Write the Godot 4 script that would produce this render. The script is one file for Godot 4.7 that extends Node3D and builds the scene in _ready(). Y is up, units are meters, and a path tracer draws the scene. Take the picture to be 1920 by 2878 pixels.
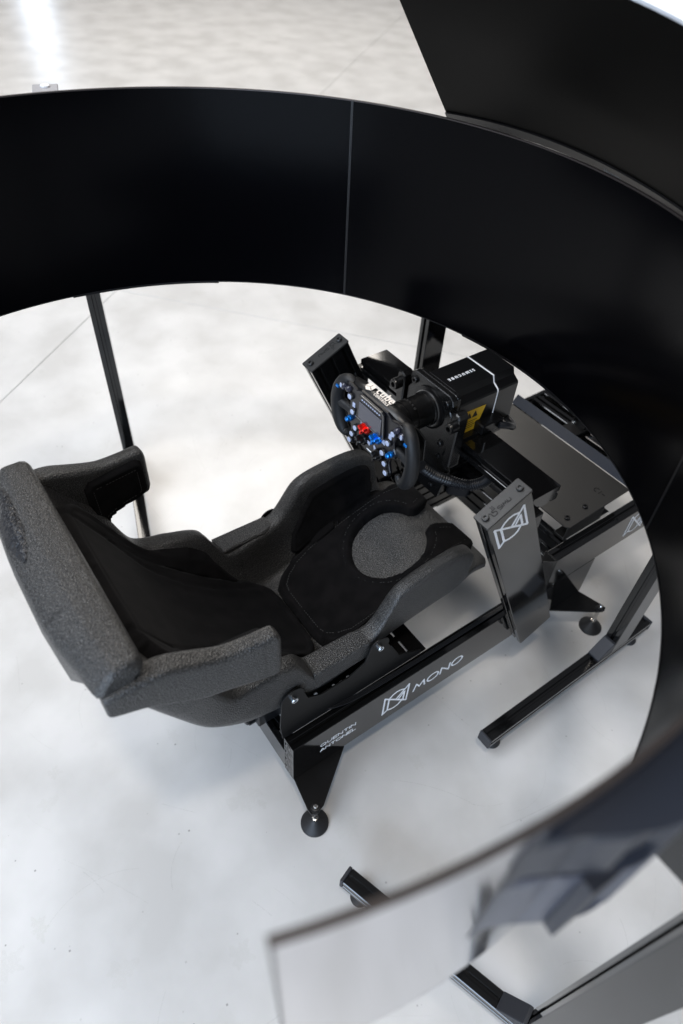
extends Node3D

# ---------------------------------------------------------------- mesh builder
class MB:
	var v := PackedVector3Array()
	var t := PackedInt32Array()
	var g := PackedInt32Array()
	func pt(p: Vector3) -> int:
		v.append(p)
		return v.size() - 1
	func tri(a: int, b: int, c: int, grp := -1) -> void:
		t.append(a); t.append(b); t.append(c)
		g.append(grp)
	func quad(a: int, b: int, c: int, d: int, grp := -1) -> void:
		tri(a, b, c, grp)
		tri(a, c, d, grp)
	func volume(from := 0) -> float:
		var s := 0.0
		var o := v[t[from * 3]] if t.size() > from * 3 else Vector3.ZERO
		for i in range(from, t.size() / 3):
			s += (v[t[i * 3]] - o).dot((v[t[i * 3 + 1]] - o).cross(v[t[i * 3 + 2]] - o))
		return s
	# godot fronts run clockwise: a closed shape whose faces wind so has a negative volume here
	func orient(from: int) -> void:
		if volume(from) > 0.0:
			flip(from)
	func flip(from: int) -> void:
		for i in range(from, t.size() / 3):
			var k := t[i * 3 + 1]
			t[i * 3 + 1] = t[i * 3 + 2]
			t[i * 3 + 2] = k
	func count() -> int:
		return t.size() / 3
	func mesh() -> ArrayMesh:
		var st := SurfaceTool.new()
		st.begin(Mesh.PRIMITIVE_TRIANGLES)
		for i in t.size() / 3:
			st.set_smooth_group(g[i] if g[i] >= 0 else -1)
			for k in 3:
				st.add_vertex(v[t[i * 3 + k]])
		st.generate_normals()
		return st.commit()

	# --- shapes
	func box(c: Vector3, s: Vector3, b := 0.002, x := Transform3D.IDENTITY) -> MB:
		var from := count()
		var h := s * 0.5
		b = minf(b, minf(h.x, minf(h.y, h.z)) * 0.45)
		var id := {}
		for sx in [-1, 1]:
			for sy in [-1, 1]:
				for sz in [-1, 1]:
					var k := Vector3(sx, sy, sz)
					for ax in 3:
						var p := Vector3(sx * (h.x - b), sy * (h.y - b), sz * (h.z - b))
						p[ax] = k[ax] * h[ax]
						id[[sx, sy, sz, ax]] = pt(x * (c + p))
		for ax in 3:
			var u := (ax + 1) % 3
			var w := (ax + 2) % 3
			for s0 in [-1, 1]:
				var q := []
				for uv in [[-1, -1], [1, -1], [1, 1], [-1, 1]]:
					var k := [0, 0, 0]
					k[ax] = s0; k[u] = uv[0]; k[w] = uv[1]
					q.append(id[[k[0], k[1], k[2], ax]])
				if s0 > 0:
					quad(q[0], q[1], q[2], q[3])
				else:
					quad(q[0], q[3], q[2], q[1])
			# edge chamfers along axis ax
			for su in [-1, 1]:
				for sw in [-1, 1]:
					var q := []
					for e in [[-1, u], [-1, w], [1, w], [1, u]]:
						var k := [0, 0, 0]
						k[ax] = e[0]; k[u] = su; k[w] = sw
						q.append(id[[k[0], k[1], k[2], e[1]]])
					if su * sw > 0:
						quad(q[0], q[3], q[2], q[1])
					else:
						quad(q[0], q[1], q[2], q[3])
		for sx in [-1, 1]:
			for sy in [-1, 1]:
				for sz in [-1, 1]:
					var q := [id[[sx, sy, sz, 0]], id[[sx, sy, sz, 1]], id[[sx, sy, sz, 2]]]
					if sx * sy * sz > 0:
						tri(q[0], q[1], q[2])
					else:
						tri(q[0], q[2], q[1])
		orient(from)
		return self
	# polygon in local xy pushed along +z by d, edges chamfered by b
	func prism(poly: PackedVector2Array, d: float, x := Transform3D.IDENTITY, b := 0.0, smooth := -1) -> MB:
		var from := count()
		var P := poly.duplicate()
		if not Geometry2D.is_polygon_clockwise(P):
			P.reverse()
		var n := P.size()
		var rings := []
		var inner := P
		if b > 0.0:
			inner = PackedVector2Array()
			for i in n:
				var e0 := (P[i] - P[(i + n - 1) % n]).normalized()
				var e1 := (P[(i + 1) % n] - P[i]).normalized()
				var n0 := Vector2(-e0.y, e0.x)
				var n1 := Vector2(-e1.y, e1.x)
				var m := n0 + n1
				m = m / maxf(0.35, m.dot(n0)) if m.length() > 0.01 else n0
				inner.append(P[i] + m * b * _inside_sign(P))
			rings = [[inner, 0.0], [P, b], [P, d - b], [inner, d]]
		else:
			rings = [[P, 0.0], [P, d]]
		var ids := []
		for r in rings:
			var row := []
			for p in r[0]:
				row.append(pt(x * Vector3(p.x, p.y, r[1])))
			ids.append(row)
		for k in ids.size() - 1:
			for i in n:
				var j := (i + 1) % n
				quad(ids[k][i], ids[k][j], ids[k + 1][j], ids[k + 1][i], smooth)
		var tr := Geometry2D.triangulate_polygon(P)
		for i in tr.size() / 3:
			var a := tr[i * 3]
			var bb := tr[i * 3 + 1]
			var c := tr[i * 3 + 2]
			var area := (P[bb] - P[a]).cross(P[c] - P[a])
			if area > 0.0:
				var k := bb
				bb = c
				c = k
			# seen clockwise from -z
			tri(ids[0][a], ids[0][c], ids[0][bb])
			tri(ids[-1][a], ids[-1][bb], ids[-1][c])
		orient(from)
		return self
	func _inside_sign(P: PackedVector2Array) -> float:
		return -1.0 if Geometry2D.is_polygon_clockwise(P) else 1.0
	# rows of points; wrap joins the last column to the first; caps close the first and last row
	func loft(rows: Array, wrap := true, caps := true, grp := 0) -> MB:
		var from := count()
		var ids := []
		for r in rows:
			var row := []
			for p in r:
				row.append(pt(p))
			ids.append(row)
		var n: int = rows[0].size()
		for k in ids.size() - 1:
			for i in (n if wrap else n - 1):
				var j := (i + 1) % n
				quad(ids[k][i], ids[k][j], ids[k + 1][j], ids[k + 1][i], grp)
		if caps:
			for e in [0, ids.size() - 1]:
				var c := Vector3.ZERO
				for p in rows[e]:
					c += p
				var ci := pt(c / n)
				for i in n:
					var j := (i + 1) % n
					if e == 0:
						tri(ci, ids[e][j], ids[e][i], grp + 1)
					else:
						tri(ci, ids[e][i], ids[e][j], grp + 1)
			orient(from)
		return self
	# profile of (radius, height) turned round local y
	func lathe(prof: Array, x := Transform3D.IDENTITY, seg := 28, grp := 0, sharp := true) -> MB:
		var from := count()
		var last := []
		for k in prof.size():
			var row := []
			for i in seg:
				var a := TAU * i / seg
				row.append(pt(x * Vector3(cos(a) * prof[k].x, prof[k].y, sin(a) * prof[k].x)))
			if k > 0:
				for i in seg:
					var j := (i + 1) % seg
					quad(last[i], last[j], row[j], row[i], grp + (k if sharp else 0))
			last = row
		for e in [0, prof.size() - 1]:
			if prof[e].x > 0.0001:
				var ci := pt(x * Vector3(0, prof[e].y, 0))
				var base := v.size()
				var row := []
				for i in seg:
					var a := TAU * i / seg
					row.append(pt(x * Vector3(cos(a) * prof[e].x, prof[e].y, sin(a) * prof[e].x)))
				for i in seg:
					var j := (i + 1) % seg
					if e == 0:
						tri(ci, row[j], row[i])
					else:
						tri(ci, row[i], row[j])
		orient(from)
		return self
	func tube(path: Array, rad, seg := 12, grp := 0) -> MB:
		var rows := []
		var up := Vector3.UP
		for i in path.size():
			var d: Vector3 = (path[mini(i + 1, path.size() - 1)] - path[maxi(i - 1, 0)]).normalized()
			if i == 0:
				up = d.cross(Vector3(0.31, 0.2, 0.93)).normalized()
			up = (up - d * up.dot(d)).normalized()
			var side := d.cross(up)
			var r: float = rad[i] if rad is Array else rad
			var row := []
			for k in seg:
				var a := TAU * k / seg
				row.append(path[i] + (up * cos(a) + side * sin(a)) * r)
			rows.append(row)
		return loft(rows, true, true, grp)

# ---------------------------------------------------------------- scene helpers
var taken := {}
func numbered(called: String) -> String:
	if not taken.has(called):
		taken[called] = 0
		return called
	taken[called] += 1
	return "%s_%03d" % [called, taken[called]]

func obj(called: String, mb, mat: Material, parent: Node = self) -> MeshInstance3D:
	var o := MeshInstance3D.new()
	o.name = numbered(called) if parent == self else called
	o.mesh = mb.mesh() if mb is MB else mb
	o.material_override = mat
	parent.add_child(o, true)
	return o

func thing(called: String, label: String, category: String, at := Vector3.ZERO, group := "") -> Node3D:
	var o := Node3D.new()
	o.name = numbered(called)
	add_child(o, true)
	o.position = at
	tag(o, label, category, group)
	return o

func tag(o: Node, label: String, category: String, group := "") -> void:
	o.set_meta("label", label)
	o.set_meta("category", category)
	if group:
		o.set_meta("group", group)

func lin(r: float, g: float, b: float) -> Color:
	return Color(r, g, b).linear_to_srgb()

func mat(c: Color, rough := 0.5, metal := 0.0, spec := 0.5) -> StandardMaterial3D:
	var m := StandardMaterial3D.new()
	m.albedo_color = c
	m.roughness = rough
	m.metallic = metal
	m.metallic_specular = spec
	return m

func noise_tex(freq: float, sz: int, octaves: int, seed_: int, ramp: Array, kind := FastNoiseLite.TYPE_SIMPLEX_SMOOTH) -> NoiseTexture2D:
	var n := FastNoiseLite.new()
	n.noise_type = kind
	n.frequency = freq
	n.fractal_octaves = octaves
	n.seed = seed_
	var t := NoiseTexture2D.new()
	t.width = sz
	t.height = sz
	t.seamless = true
	t.noise = n
	if ramp.size():
		var g := Gradient.new()
		var offs := PackedFloat32Array()
		var cols := PackedColorArray()
		for r in ramp:
			offs.append(r[0])
			cols.append(r[1])
		g.offsets = offs
		g.colors = cols
		t.color_ramp = g
	return t

func tri_map(m: StandardMaterial3D, s: float, world := false) -> StandardMaterial3D:
	m.uv1_triplanar = true
	m.uv1_world_triplanar = world
	m.uv1_scale = Vector3(s, s, s)
	return m

func vec2s(a: Array) -> PackedVector2Array:
	var p := PackedVector2Array()
	for q in a:
		p.append(Vector2(q[0], q[1]))
	return p

# a frame whose local x, y span a face and whose z points out of it
func face(at: Vector3, right: Vector3, up: Vector3) -> Transform3D:
	right = right.normalized()
	up = (up - right * up.dot(right)).normalized()
	return Transform3D(Basis(right, up, right.cross(up)), at)

# slotted aluminium bar: cross-section w by h round the local origin, pushed along +z
func slot_poly(w: float, h: float, top := 0, bottom := 0, left := 0, right := 0, pitch := 0.04) -> PackedVector2Array:
	var p := PackedVector2Array()
	var c := 0.0018
	var sides := [[Vector2(-w / 2, h / 2), Vector2(1, 0), w, top], [Vector2(w / 2, h / 2), Vector2(0, -1), h, right], [Vector2(w / 2, -h / 2), Vector2(-1, 0), w, bottom], [Vector2(-w / 2, -h / 2), Vector2(0, 1), h, left]]
	for s in sides:
		var o: Vector2 = s[0]
		var d: Vector2 = s[1]
		var n := Vector2(d.y, -d.x)
		p.append(o + d * c)
		for k in s[3]:
			var m: float = s[2] / 2.0 + (k - (s[3] - 1) / 2.0) * pitch
			var e := 0.0045
			p.append(o + d * (m - e - 0.001))
			p.append(o + d * (m - e) + n * 0.0012)
			p.append(o + d * (m - e) + n * 0.0075)
			p.append(o + d * (m + e) + n * 0.0075)
			p.append(o + d * (m + e) + n * 0.0012)
			p.append(o + d * (m + e + 0.001))
		p.append(o + d * (s[2] - c))
	return p

func bar(from: Vector3, to: Vector3, up: Vector3, w: float, h: float, slots: Array) -> MB:
	var z := (to - from).normalized()
	var y := (up - z * up.dot(z)).normalized()
	var x := Transform3D(Basis(y.cross(z), y, z), from)
	return MB.new().prism(slot_poly(w, h, slots[0], slots[1], slots[2], slots[3]), from.distance_to(to), x, 0.0006)

# flat lettering and line art out of polylines
func strokes(lines: Array, size: float, width: float, x: Transform3D, thick := 0.0006, square := false) -> MB:
	var mb := MB.new()
	var nth := 0
	for l in lines:
		nth += 1
		var pl := PackedVector2Array()
		for q in l:
			pl.append(Vector2(q[0], q[1]) * size)
		for poly in Geometry2D.offset_polyline(pl, width / 2.0, Geometry2D.JOIN_MITER if square else Geometry2D.JOIN_ROUND, Geometry2D.END_BUTT):
			if not Geometry2D.is_polygon_clockwise(poly):
				mb.prism(poly, thick + nth * 0.00003, x)
	return mb

func arc(cx: float, cy: float, rx: float, ry: float, a0: float, a1: float, n := 12) -> Array:
	var o := []
	for i in n + 1:
		var a := deg_to_rad(lerpf(a0, a1, float(i) / n))
		o.append([cx + cos(a) * rx, cy + sin(a) * ry])
	return o

# wide single-line capitals, one unit high; each entry is [advance, lines]
func glyph(ch: String) -> Array:
	match ch:
		"M": return [1.45, [[[0.0, 0.0], [0.22, 1.0], [0.62, 0.35], [1.02, 1.0], [1.24, 0.0]]]]
		"O": return [1.5, [arc(0.62, 0.5, 0.6, 0.5, 90, 270, 14), arc(0.62, 0.5, 0.6, 0.5, -90, 90, 14)]]
		"N": return [1.2, [[[0.0, 0.0], [0.0, 1.0], [0.95, 0.0], [0.95, 1.0]]]]
		"Q": return [1.45, [arc(0.58, 0.5, 0.56, 0.5, 90, 270, 14), arc(0.58, 0.5, 0.56, 0.5, -90, 90, 14), [[0.72, 0.25], [1.1, -0.08]]]]
		"U": return [1.2, [[[0.0, 1.0], [0.0, 0.4]] + arc(0.45, 0.4, 0.45, 0.4, 180, 360, 10) + [[0.9, 1.0]]]]
		"E": return [1.05, [[[0.85, 1.0], [0.0, 1.0], [0.0, 0.0], [0.85, 0.0]], [[0.0, 0.5], [0.75, 0.5]]]]
		"T": return [1.15, [[[0.0, 1.0], [0.95, 1.0]], [[0.475, 1.0], [0.475, 0.0]]]]
		"I": return [0.42, [[[0.1, 0.0], [0.1, 1.0]]]]
		"A": return [1.2, [[[0.0, 0.0], [0.5, 1.0], [1.0, 0.0]], [[0.18, 0.28], [0.84, 0.28]]]]
		"L": return [1.0, [[[0.0, 1.0], [0.0, 0.0], [0.85, 0.0]]]]
		"S": return [1.1, [[[0.9, 1.0], [0.15, 1.0], [0.0, 0.86], [0.0, 0.62], [0.15, 0.5], [0.78, 0.5], [0.92, 0.38], [0.92, 0.14], [0.78, 0.0], [0.0, 0.0]]]]
	return [0.5, []]

func words(text: String) -> Array:
	var x := 0.0
	var all := []
	for ch in text:
		var gl := glyph(ch)
		for l in gl[1]:
			var m := []
			for q in l:
				m.append([q[0] + x, q[1]])
			all.append(m)
		x += gl[0]
	return all

func wide(lines: Array, k: float) -> Array:
	var o := []
	for l in lines:
		var m := []
		for q in l:
			m.append([q[0] * k, q[1]])
		o.append(m)
	return o

# the round emblem, about one unit wide and high, origin at its upper left
func emblem() -> Array:
	return [
		[[0.83, -0.0], [0.83, -0.87]], [[0.85, -0.89], [-0.02, 0.02]], [[0.0, 0.02], [0.0, -0.87]], [[-0.02, -0.87], [0.17, -0.745]], [[0.155, -0.755], [0.155, -0.14]],
		[[0.84, 0.01], [0.415, -0.435]],
		[[0.515, -0.51], [0.70, -0.27]], [[0.70, -0.25], [0.70, -0.73]],
		[[0.155, -0.15], [0.27, -0.045], [0.4, 0.0], [0.53, -0.025], [0.68, -0.125]],
		[[0.155, -0.745], [0.3, -0.83], [0.43, -0.855], [0.55, -0.825], [0.66, -0.70]],
	]

func text_mesh(s: String, size: float, bold := true, depth := 0.0008) -> TextMesh:
	var f := SystemFont.new()
	f.font_names = PackedStringArray(["Droid Sans"])
	f.font_weight = 700 if bold else 400
	var t := TextMesh.new()
	t.text = s
	t.font = f
	t.font_size = 48
	t.pixel_size = size / 48.0
	t.depth = depth
	t.curve_step = 2.0
	return t

func lettering(called: String, t: TextMesh, m: Material, parent: Node, x: Transform3D) -> MeshInstance3D:
	var o := obj(called, t, m, parent)
	o.transform = x
	return o

# cap-head bolt lying on a face, its axis along local z
func bolt(parent: Node, at: Vector3, out: Vector3, r: float, h: float, m: Material, called := "bolt") -> MeshInstance3D:
	var up := out.normalized()
	var sd := up.cross(Vector3(0.2, 0.31, 0.9)).normalized()
	var x := Transform3D(Basis(sd, up, sd.cross(up)), at)
	return obj(called, MB.new().lathe([Vector2(r, -0.001), Vector2(r, h * 0.8), Vector2(r * 0.86, h), Vector2(r * 0.5, h), Vector2(r * 0.45, h * 0.35), Vector2(0.0, h * 0.3)], x, 18), m, parent)

var M := {}

func materials() -> void:
	var grain := noise_tex(0.09, 512, 3, 11, [])
	# satin black powder coat on aluminium
	var a := mat(lin(0.0040, 0.0040, 0.0042), 0.085, 0.0, 0.58)
	a.roughness_texture = noise_tex(0.02, 512, 4, 5, [[0.0, Color(0.75, 0.75, 0.75)], [1.0, Color(1, 1, 1)]])
	M.alu = tri_map(a, 14.0)
	var p := mat(lin(0.0046, 0.0046, 0.0048), 0.26, 0.0, 0.52)
	p.heightmap_enabled = true
	p.heightmap_texture = grain
	p.heightmap_scale = 0.008
	M.plate = tri_map(p, 22.0)
	var cap := mat(lin(0.016, 0.0155, 0.015), 0.42, 0.0, 0.6)
	cap.heightmap_enabled = true
	cap.heightmap_texture = grain
	cap.heightmap_scale = 0.01
	M.cap = tri_map(cap, 26.0)
	var deck := mat(lin(0.017, 0.016, 0.0145), 0.3, 0.0, 0.6)
	deck.heightmap_enabled = true
	deck.heightmap_texture = grain
	deck.heightmap_scale = 0.008
	M.deck = tri_map(deck, 24.0)
	M.bracket_black = mat(lin(0.0045, 0.0045, 0.0047), 0.5, 0.0, 0.32)
	M.cut = mat(lin(0.25, 0.25, 0.25), 0.3, 0.8)
	M.plastic = mat(lin(0.006, 0.0065, 0.0075), 0.42)
	M.blue_plastic = mat(lin(0.016, 0.018, 0.024), 0.5)
	M.bracket = mat(lin(0.30, 0.30, 0.32), 0.4)
	M.rubber = mat(lin(0.012, 0.012, 0.013), 0.55)
	M.steel = mat(lin(0.55, 0.53, 0.50), 0.22, 1.0)
	M.zinc = mat(lin(0.62, 0.66, 0.70), 0.25, 1.0)
	M.white = mat(lin(0.84, 0.85, 0.87), 0.5)
	M.engrave = mat(lin(0.006, 0.006, 0.006), 0.8)
	M.screen = mat(lin(0.0009, 0.0009, 0.0014), 0.2, 0.0, 0.2)
	M.screen_matte = mat(lin(0.0014, 0.0014, 0.0013), 0.42, 0.0, 0.16)
	M.bezel = mat(lin(0.004, 0.004, 0.005), 0.35)
	M.rim_metal = mat(lin(0.055, 0.047, 0.045), 0.35, 0.6)
	M.back_mirror = mat(lin(0.62, 0.62, 0.65), 0.1, 1.0)
	M.back_plastic = mat(lin(0.055, 0.06, 0.08), 0.32)
	M.back_groove = mat(lin(0.012, 0.016, 0.026), 0.4)
	# seat
	var sh := mat(Color(1, 1, 1), 0.38, 0.0, 0.5)
	sh.albedo_texture = noise_tex(0.15, 512, 1, 3, [[0.0, lin(0.005, 0.005, 0.0056)], [0.5, lin(0.0075, 0.0075, 0.0082)], [0.60, lin(0.016, 0.0158, 0.0155)], [0.70, lin(0.075, 0.0735, 0.07)], [0.84, lin(0.18, 0.176, 0.168)], [1.0, lin(0.21, 0.205, 0.195)]])
	sh.heightmap_enabled = true
	sh.heightmap_texture = noise_tex(0.1, 512, 3, 8, [])
	sh.heightmap_scale = 0.26
	M.shell = tri_map(sh, 5.0)
	var fab := mat(Color(1, 1, 1), 0.95, 0.0, 0.2)
	fab.albedo_texture = noise_tex(0.006, 512, 5, 21, [[0.25, lin(0.0042, 0.0042, 0.0045)], [0.75, lin(0.0078, 0.0073, 0.0078)]])
	fab.heightmap_enabled = true
	fab.heightmap_texture = noise_tex(0.2, 512, 2, 9, [])
	fab.heightmap_scale = 0.02
	fab.rim_enabled = true
	fab.rim = 0.03
	M.suede = tri_map(fab, 5.0)
	var hl := mat(lin(0.008, 0.009, 0.012), 0.3)
	hl.heightmap_enabled = true
	hl.heightmap_texture = noise_tex(0.06, 512, 2, 14, [])
	hl.heightmap_scale = 0.5
	M.hollow = tri_map(hl, 4.0)
	M.thread = mat(lin(0.05, 0.05, 0.05), 0.8)
	# wheel
	M.wheel_body = mat(lin(0.008, 0.008, 0.0085), 0.36)
	M.wheel_face = mat(lin(0.0045, 0.0045, 0.0065), 0.28)
	M.grip = mat(lin(0.0065, 0.007, 0.008), 0.55)
	M.clear_cap = mat(lin(0.03, 0.03, 0.045), 0.12)
	M.label = mat(lin(0.42, 0.47, 0.62), 0.5)
	M.red = mat(lin(0.75, 0.03, 0.02), 0.25, 0.75)
	M.blue = mat(lin(0.01, 0.19, 0.62), 0.25, 0.75)
	M.cream = mat(lin(0.78, 0.70, 0.62), 0.5)
	M.lcd = mat(lin(0.05, 0.052, 0.07), 0.12, 0.0, 0.6)
	M.yellow = mat(lin(0.66, 0.40, 0.015), 0.5)
	M.ink = mat(lin(0.02, 0.016, 0.01), 0.6)
	M.motor = mat(lin(0.0036, 0.0036, 0.004), 0.3)
	M.cable = mat(lin(0.005, 0.0058, 0.008), 0.42)
	M.navy = mat(lin(0.014, 0.020, 0.034), 0.42)
	M.joint = mat(lin(0.48, 0.47, 0.45), 0.8)

# scuffs, pits and hairline scratches of a polished slab
func floor_wear() -> ImageTexture:
	var n := 2048
	var im := Image.create(n, n, false, Image.FORMAT_RGB8)
	im.fill(Color(1, 1, 1))
	var rng := RandomNumberGenerator.new()
	rng.seed = 4207
	var dab := func(x: int, y: int, f: float) -> void:
		x = posmod(x, n)
		y = posmod(y, n)
		var c := im.get_pixel(x, y)
		im.set_pixel(x, y, Color(c.r * f, c.g * f, c.b * (f - 0.004)))
	for i in 150:
		# smudges with a ragged outline
		var c := Vector2(rng.randf() * n, rng.randf() * n)
		var r := rng.randf_range(4.0, 26.0)
		var f := rng.randf_range(0.975, 0.995)
		var ph := rng.randf() * TAU
		var lobes := rng.randi_range(2, 5)
		var squash := rng.randf_range(0.6, 2.2)
		for y in range(int(-r * 1.4), int(r * 1.4)):
			for x in range(int(-r * 1.4), int(r * 1.4)):
				var a := atan2(y, x)
				var rr := r * (0.8 + 0.22 * sin(a * lobes + ph) + 0.15 * sin(a * (lobes * 2 + 1) + ph * 2.0))
				if Vector2(x, y * squash).length() < rr and rng.randf() < 0.75:
					dab.call(int(c.x) + x, int(c.y) + y, f)
	for i in 300:
		# hairline scratches
		var p := Vector2(rng.randf() * n, rng.randf() * n)
		var a := rng.randf() * TAU
		var turn := rng.randf_range(-0.012, 0.012)
		var f := rng.randf_range(0.93, 0.99)
		for k in rng.randi_range(20, 170):
			p += Vector2(cos(a), sin(a))
			a += turn
			if rng.randf() < 0.8:
				dab.call(int(p.x), int(p.y), f)
	for i in 300:
		# pits
		var p := Vector2(rng.randf() * n, rng.randf() * n)
		var r := rng.randf_range(0.5, 2.0)
		var f := rng.randf_range(0.7, 0.95)
		for y in range(-3, 4):
			for x in range(-3, 4):
				if Vector2(x, y).length() < r:
					dab.call(int(p.x) + x, int(p.y) + y, f)
	for i in 1:
		# a faint ring left by a foot
		var c := Vector2(rng.randf() * n, rng.randf() * n)
		var r := rng.randf_range(18.0, 34.0)
		for k in 260:
			var a := k * TAU / 300.0
			for w in 3:
				dab.call(int(c.x + cos(a) * (r + w)), int(c.y + sin(a) * (r + w)), 0.965)
	return ImageTexture.create_from_image(im)

func concrete() -> StandardMaterial3D:
	var m := mat(Color(1, 1, 1), 0.34, 0.0, 0.45)
	m.albedo_texture = noise_tex(0.008, 1024, 6, 31, [[0.2, lin(0.53, 0.525, 0.512)], [0.42, lin(0.575, 0.57, 0.56)], [0.58, lin(0.60, 0.596, 0.586)], [0.8, lin(0.64, 0.635, 0.626)]])
	m.roughness_texture = noise_tex(0.012, 512, 5, 41, [[0.3, Color(0.88, 0.88, 0.88)], [0.7, Color(1, 1, 1)]])
	m.detail_enabled = true
	m.detail_blend_mode = BaseMaterial3D.BLEND_MODE_MUL
	m.detail_uv_layer = BaseMaterial3D.DETAIL_UV_2
	m.detail_albedo = floor_wear()
	m.uv2_triplanar = true
	m.uv2_world_triplanar = true
	m.uv2_scale = Vector3(0.34, 0.34, 0.34)
	m.heightmap_enabled = true
	m.heightmap_texture = noise_tex(0.03, 512, 4, 51, [])
	m.heightmap_scale = 0.03
	return tri_map(m, 0.31, true)

# ---------------------------------------------------------------- the scene
const RIG_X := 0.29
const RAIL_TOP := 0.262
const RAIL_BOT := 0.098

func _ready() -> void:
	var cam := Camera3D.new()
	cam.name = "camera"
	add_child(cam, true)
	cam.transform = Transform3D(Basis(Vector3(0.57780768, 0.04791392, -0.81476533), Vector3(-0.6085637, 0.69050224, -0.39096916), Vector3(0.54386442, 0.72174159, 0.42813616)).orthonormalized(), Vector3(0.89, 1.825, 0.0))
	cam.near = 0.05
	cam.far = 80.0
	var at := CameraAttributesPhysical.new()
	at.frustum_focal_length = 15.993
	at.frustum_focus_distance = 1.62
	at.exposure_aperture = 1.35
	at.frustum_near = 0.05
	at.frustum_far = 80.0
	cam.attributes = at
	cam.current = true

	var env := Environment.new()
	env.background_mode = Environment.BG_COLOR
	env.background_color = lin(0.15, 0.155, 0.17)
	env.tonemap_mode = Environment.TONE_MAPPER_LINEAR
	env.tonemap_exposure = 0.96
	env.sdfgi_enabled = true
	env.ssao_enabled = true
	env.ssil_enabled = true
	var we := WorldEnvironment.new()
	we.name = "world_environment"
	we.environment = env
	add_child(we, true)

	materials()
	lamps()
	floor_and_joints()
	monitors()
	stands()
	frame()
	seat_mount()
	seat()
	wheel_base()
	wheel()
	pedals()
	cables()

func lamp(called: String, at: Vector3, target: Vector3, size: Vector2, energy: float, color: Color, label: String, category: String, glow: float) -> void:
	var o := thing(called, label, category, at)
	var z := (at - target).normalized()
	var xx := Vector3.UP.cross(z)
	xx = xx.normalized() if xx.length() > 0.01 else Vector3.RIGHT
	o.basis = Basis(xx, z.cross(xx), z)
	obj("frame", MB.new().box(Vector3(0, 0, 0.05), Vector3(size.x + 0.06, size.y + 0.06, 0.08), 0.005), M.white, o)
	var m := mat(Color(0.9, 0.9, 0.9), 0.5)
	m.emission_enabled = true
	m.emission = color
	m.emission_energy_multiplier = glow
	obj("light_panel", MB.new().box(Vector3(0, 0, 0.004), Vector3(size.x, size.y, 0.008), 0.001), m, o)
	var l := AreaLight3D.new()
	l.name = "area_light"
	l.area_size = size
	l.light_energy = energy
	l.light_color = color
	l.area_range = 40.0
	l.area_attenuation = 2.0
	l.area_normalize_energy = true
	l.shadow_enabled = true
	l.position = Vector3(0, 0, -0.012)
	o.add_child(l, true)

func lamps() -> void:
	lamp("ceiling_lamp", Vector3(1.3, 6.2, 0.35), Vector3(0.1, 0, -0.8), Vector2(0.42, 0.42), 8.5, Color(1.0, 0.955, 0.90), "small square warm ceiling lamp almost overhead, to the right of the seat", "ceiling lamp", 6.0)
	lamp("skylight", Vector3(-1.8, 7.6, 3.4), Vector3(-0.2, 0, -0.4), Vector2(5.0, 4.2), 40.0, Color(0.95, 0.97, 1.0), "wide pale skylight over the back of the seat", "skylight", 2.2)
	lamp("skylight", Vector3(-7.0, 7.6, -4.2), Vector3(-4.5, 0, -3.0), Vector2(5.0, 4.2), 62.0, Color(1.0, 0.972, 0.935), "wide warm skylight over the open floor beyond the left screen", "skylight", 2.2)
	lamp("bright_window", Vector3(4.5, 2.6, 6.5), Vector3(0.2, 0.4, -0.5), Vector2(6.0, 3.4), 58.0, Color(0.80, 0.89, 1.0), "wide pale blue window behind the photographer", "window", 1.2)
	lamp("doorway_window", Vector3(-16.5, 1.7, -4.9), Vector3(-6.0, 1.7, -2.1), Vector2(0.4, 1.9), 2.2, Color(0.86, 0.92, 1.0), "tall narrow bright window at the far end of the concrete floor", "window", 1.1)

func floor_and_joints() -> void:
	var m := concrete()
	# saw-cut joints split the slab into bays laid on a grid turned to the rig
	var e1 := Vector3(0.774, 0, -0.634)
	var e2 := Vector3(-0.634, 0, -0.774)
	var o := Vector3(-1.75, 0, -1.58)
	var L1 := (Vector3(-2.04, 0, -0.55) - o).dot(e1)
	var L3 := (Vector3(-5.6, 0, -5.5) - o).dot(e1)
	var us := [-26.0, L1 - 5.2, L1, L1 + 5.2, 26.0]
	us = [-26.0, L1 - 5.0, L1, 9.0, 26.0]
	var vs := [-22.0, -5.6, 0.0, 5.6, 24.0]
	var root := Node3D.new()
	root.name = "floor"
	add_child(root, true)
	root.set_meta("kind", "structure")
	obj("joint_bed", MB.new().box(Vector3(0, -0.06, 0), Vector3(70, 0.1, 70), 0.0), M.joint, root)
	var gap := 0.0013
	for i in us.size() - 1:
		for j in vs.size() - 1:
			var mb := MB.new()
			var P := PackedVector2Array()
			for c in [[us[i] + gap, vs[j] + gap], [us[i + 1] - gap, vs[j] + gap], [us[i + 1] - gap, vs[j + 1] - gap], [us[i] + gap, vs[j + 1] - gap]]:
				var w: Vector3 = o + e1 * c[0] + e2 * c[1]
				P.append(Vector2(w.x, -w.z))
			mb.prism(P, 0.006, Transform3D(Basis(Vector3.RIGHT, Vector3(0, 0, -1), Vector3.UP), Vector3(0, -0.006, 0)), 0.0015)
			obj("slab", mb, m, root)

# ---------------------------------------------------------------- monitors
const RING_C := Vector3(0, 1.1305, -0.332)
const RING_R := 0.859

func ring_basis() -> Basis:
	return Basis(Vector3(0.00162, 0, 0.0173).normalized(), Vector3(0.00162, 0, 0.0173).length())

func ring_pt(a: float, h: float, r: float) -> Vector3:
	return Vector3(r * sin(a), h, -r * cos(a))

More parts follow.
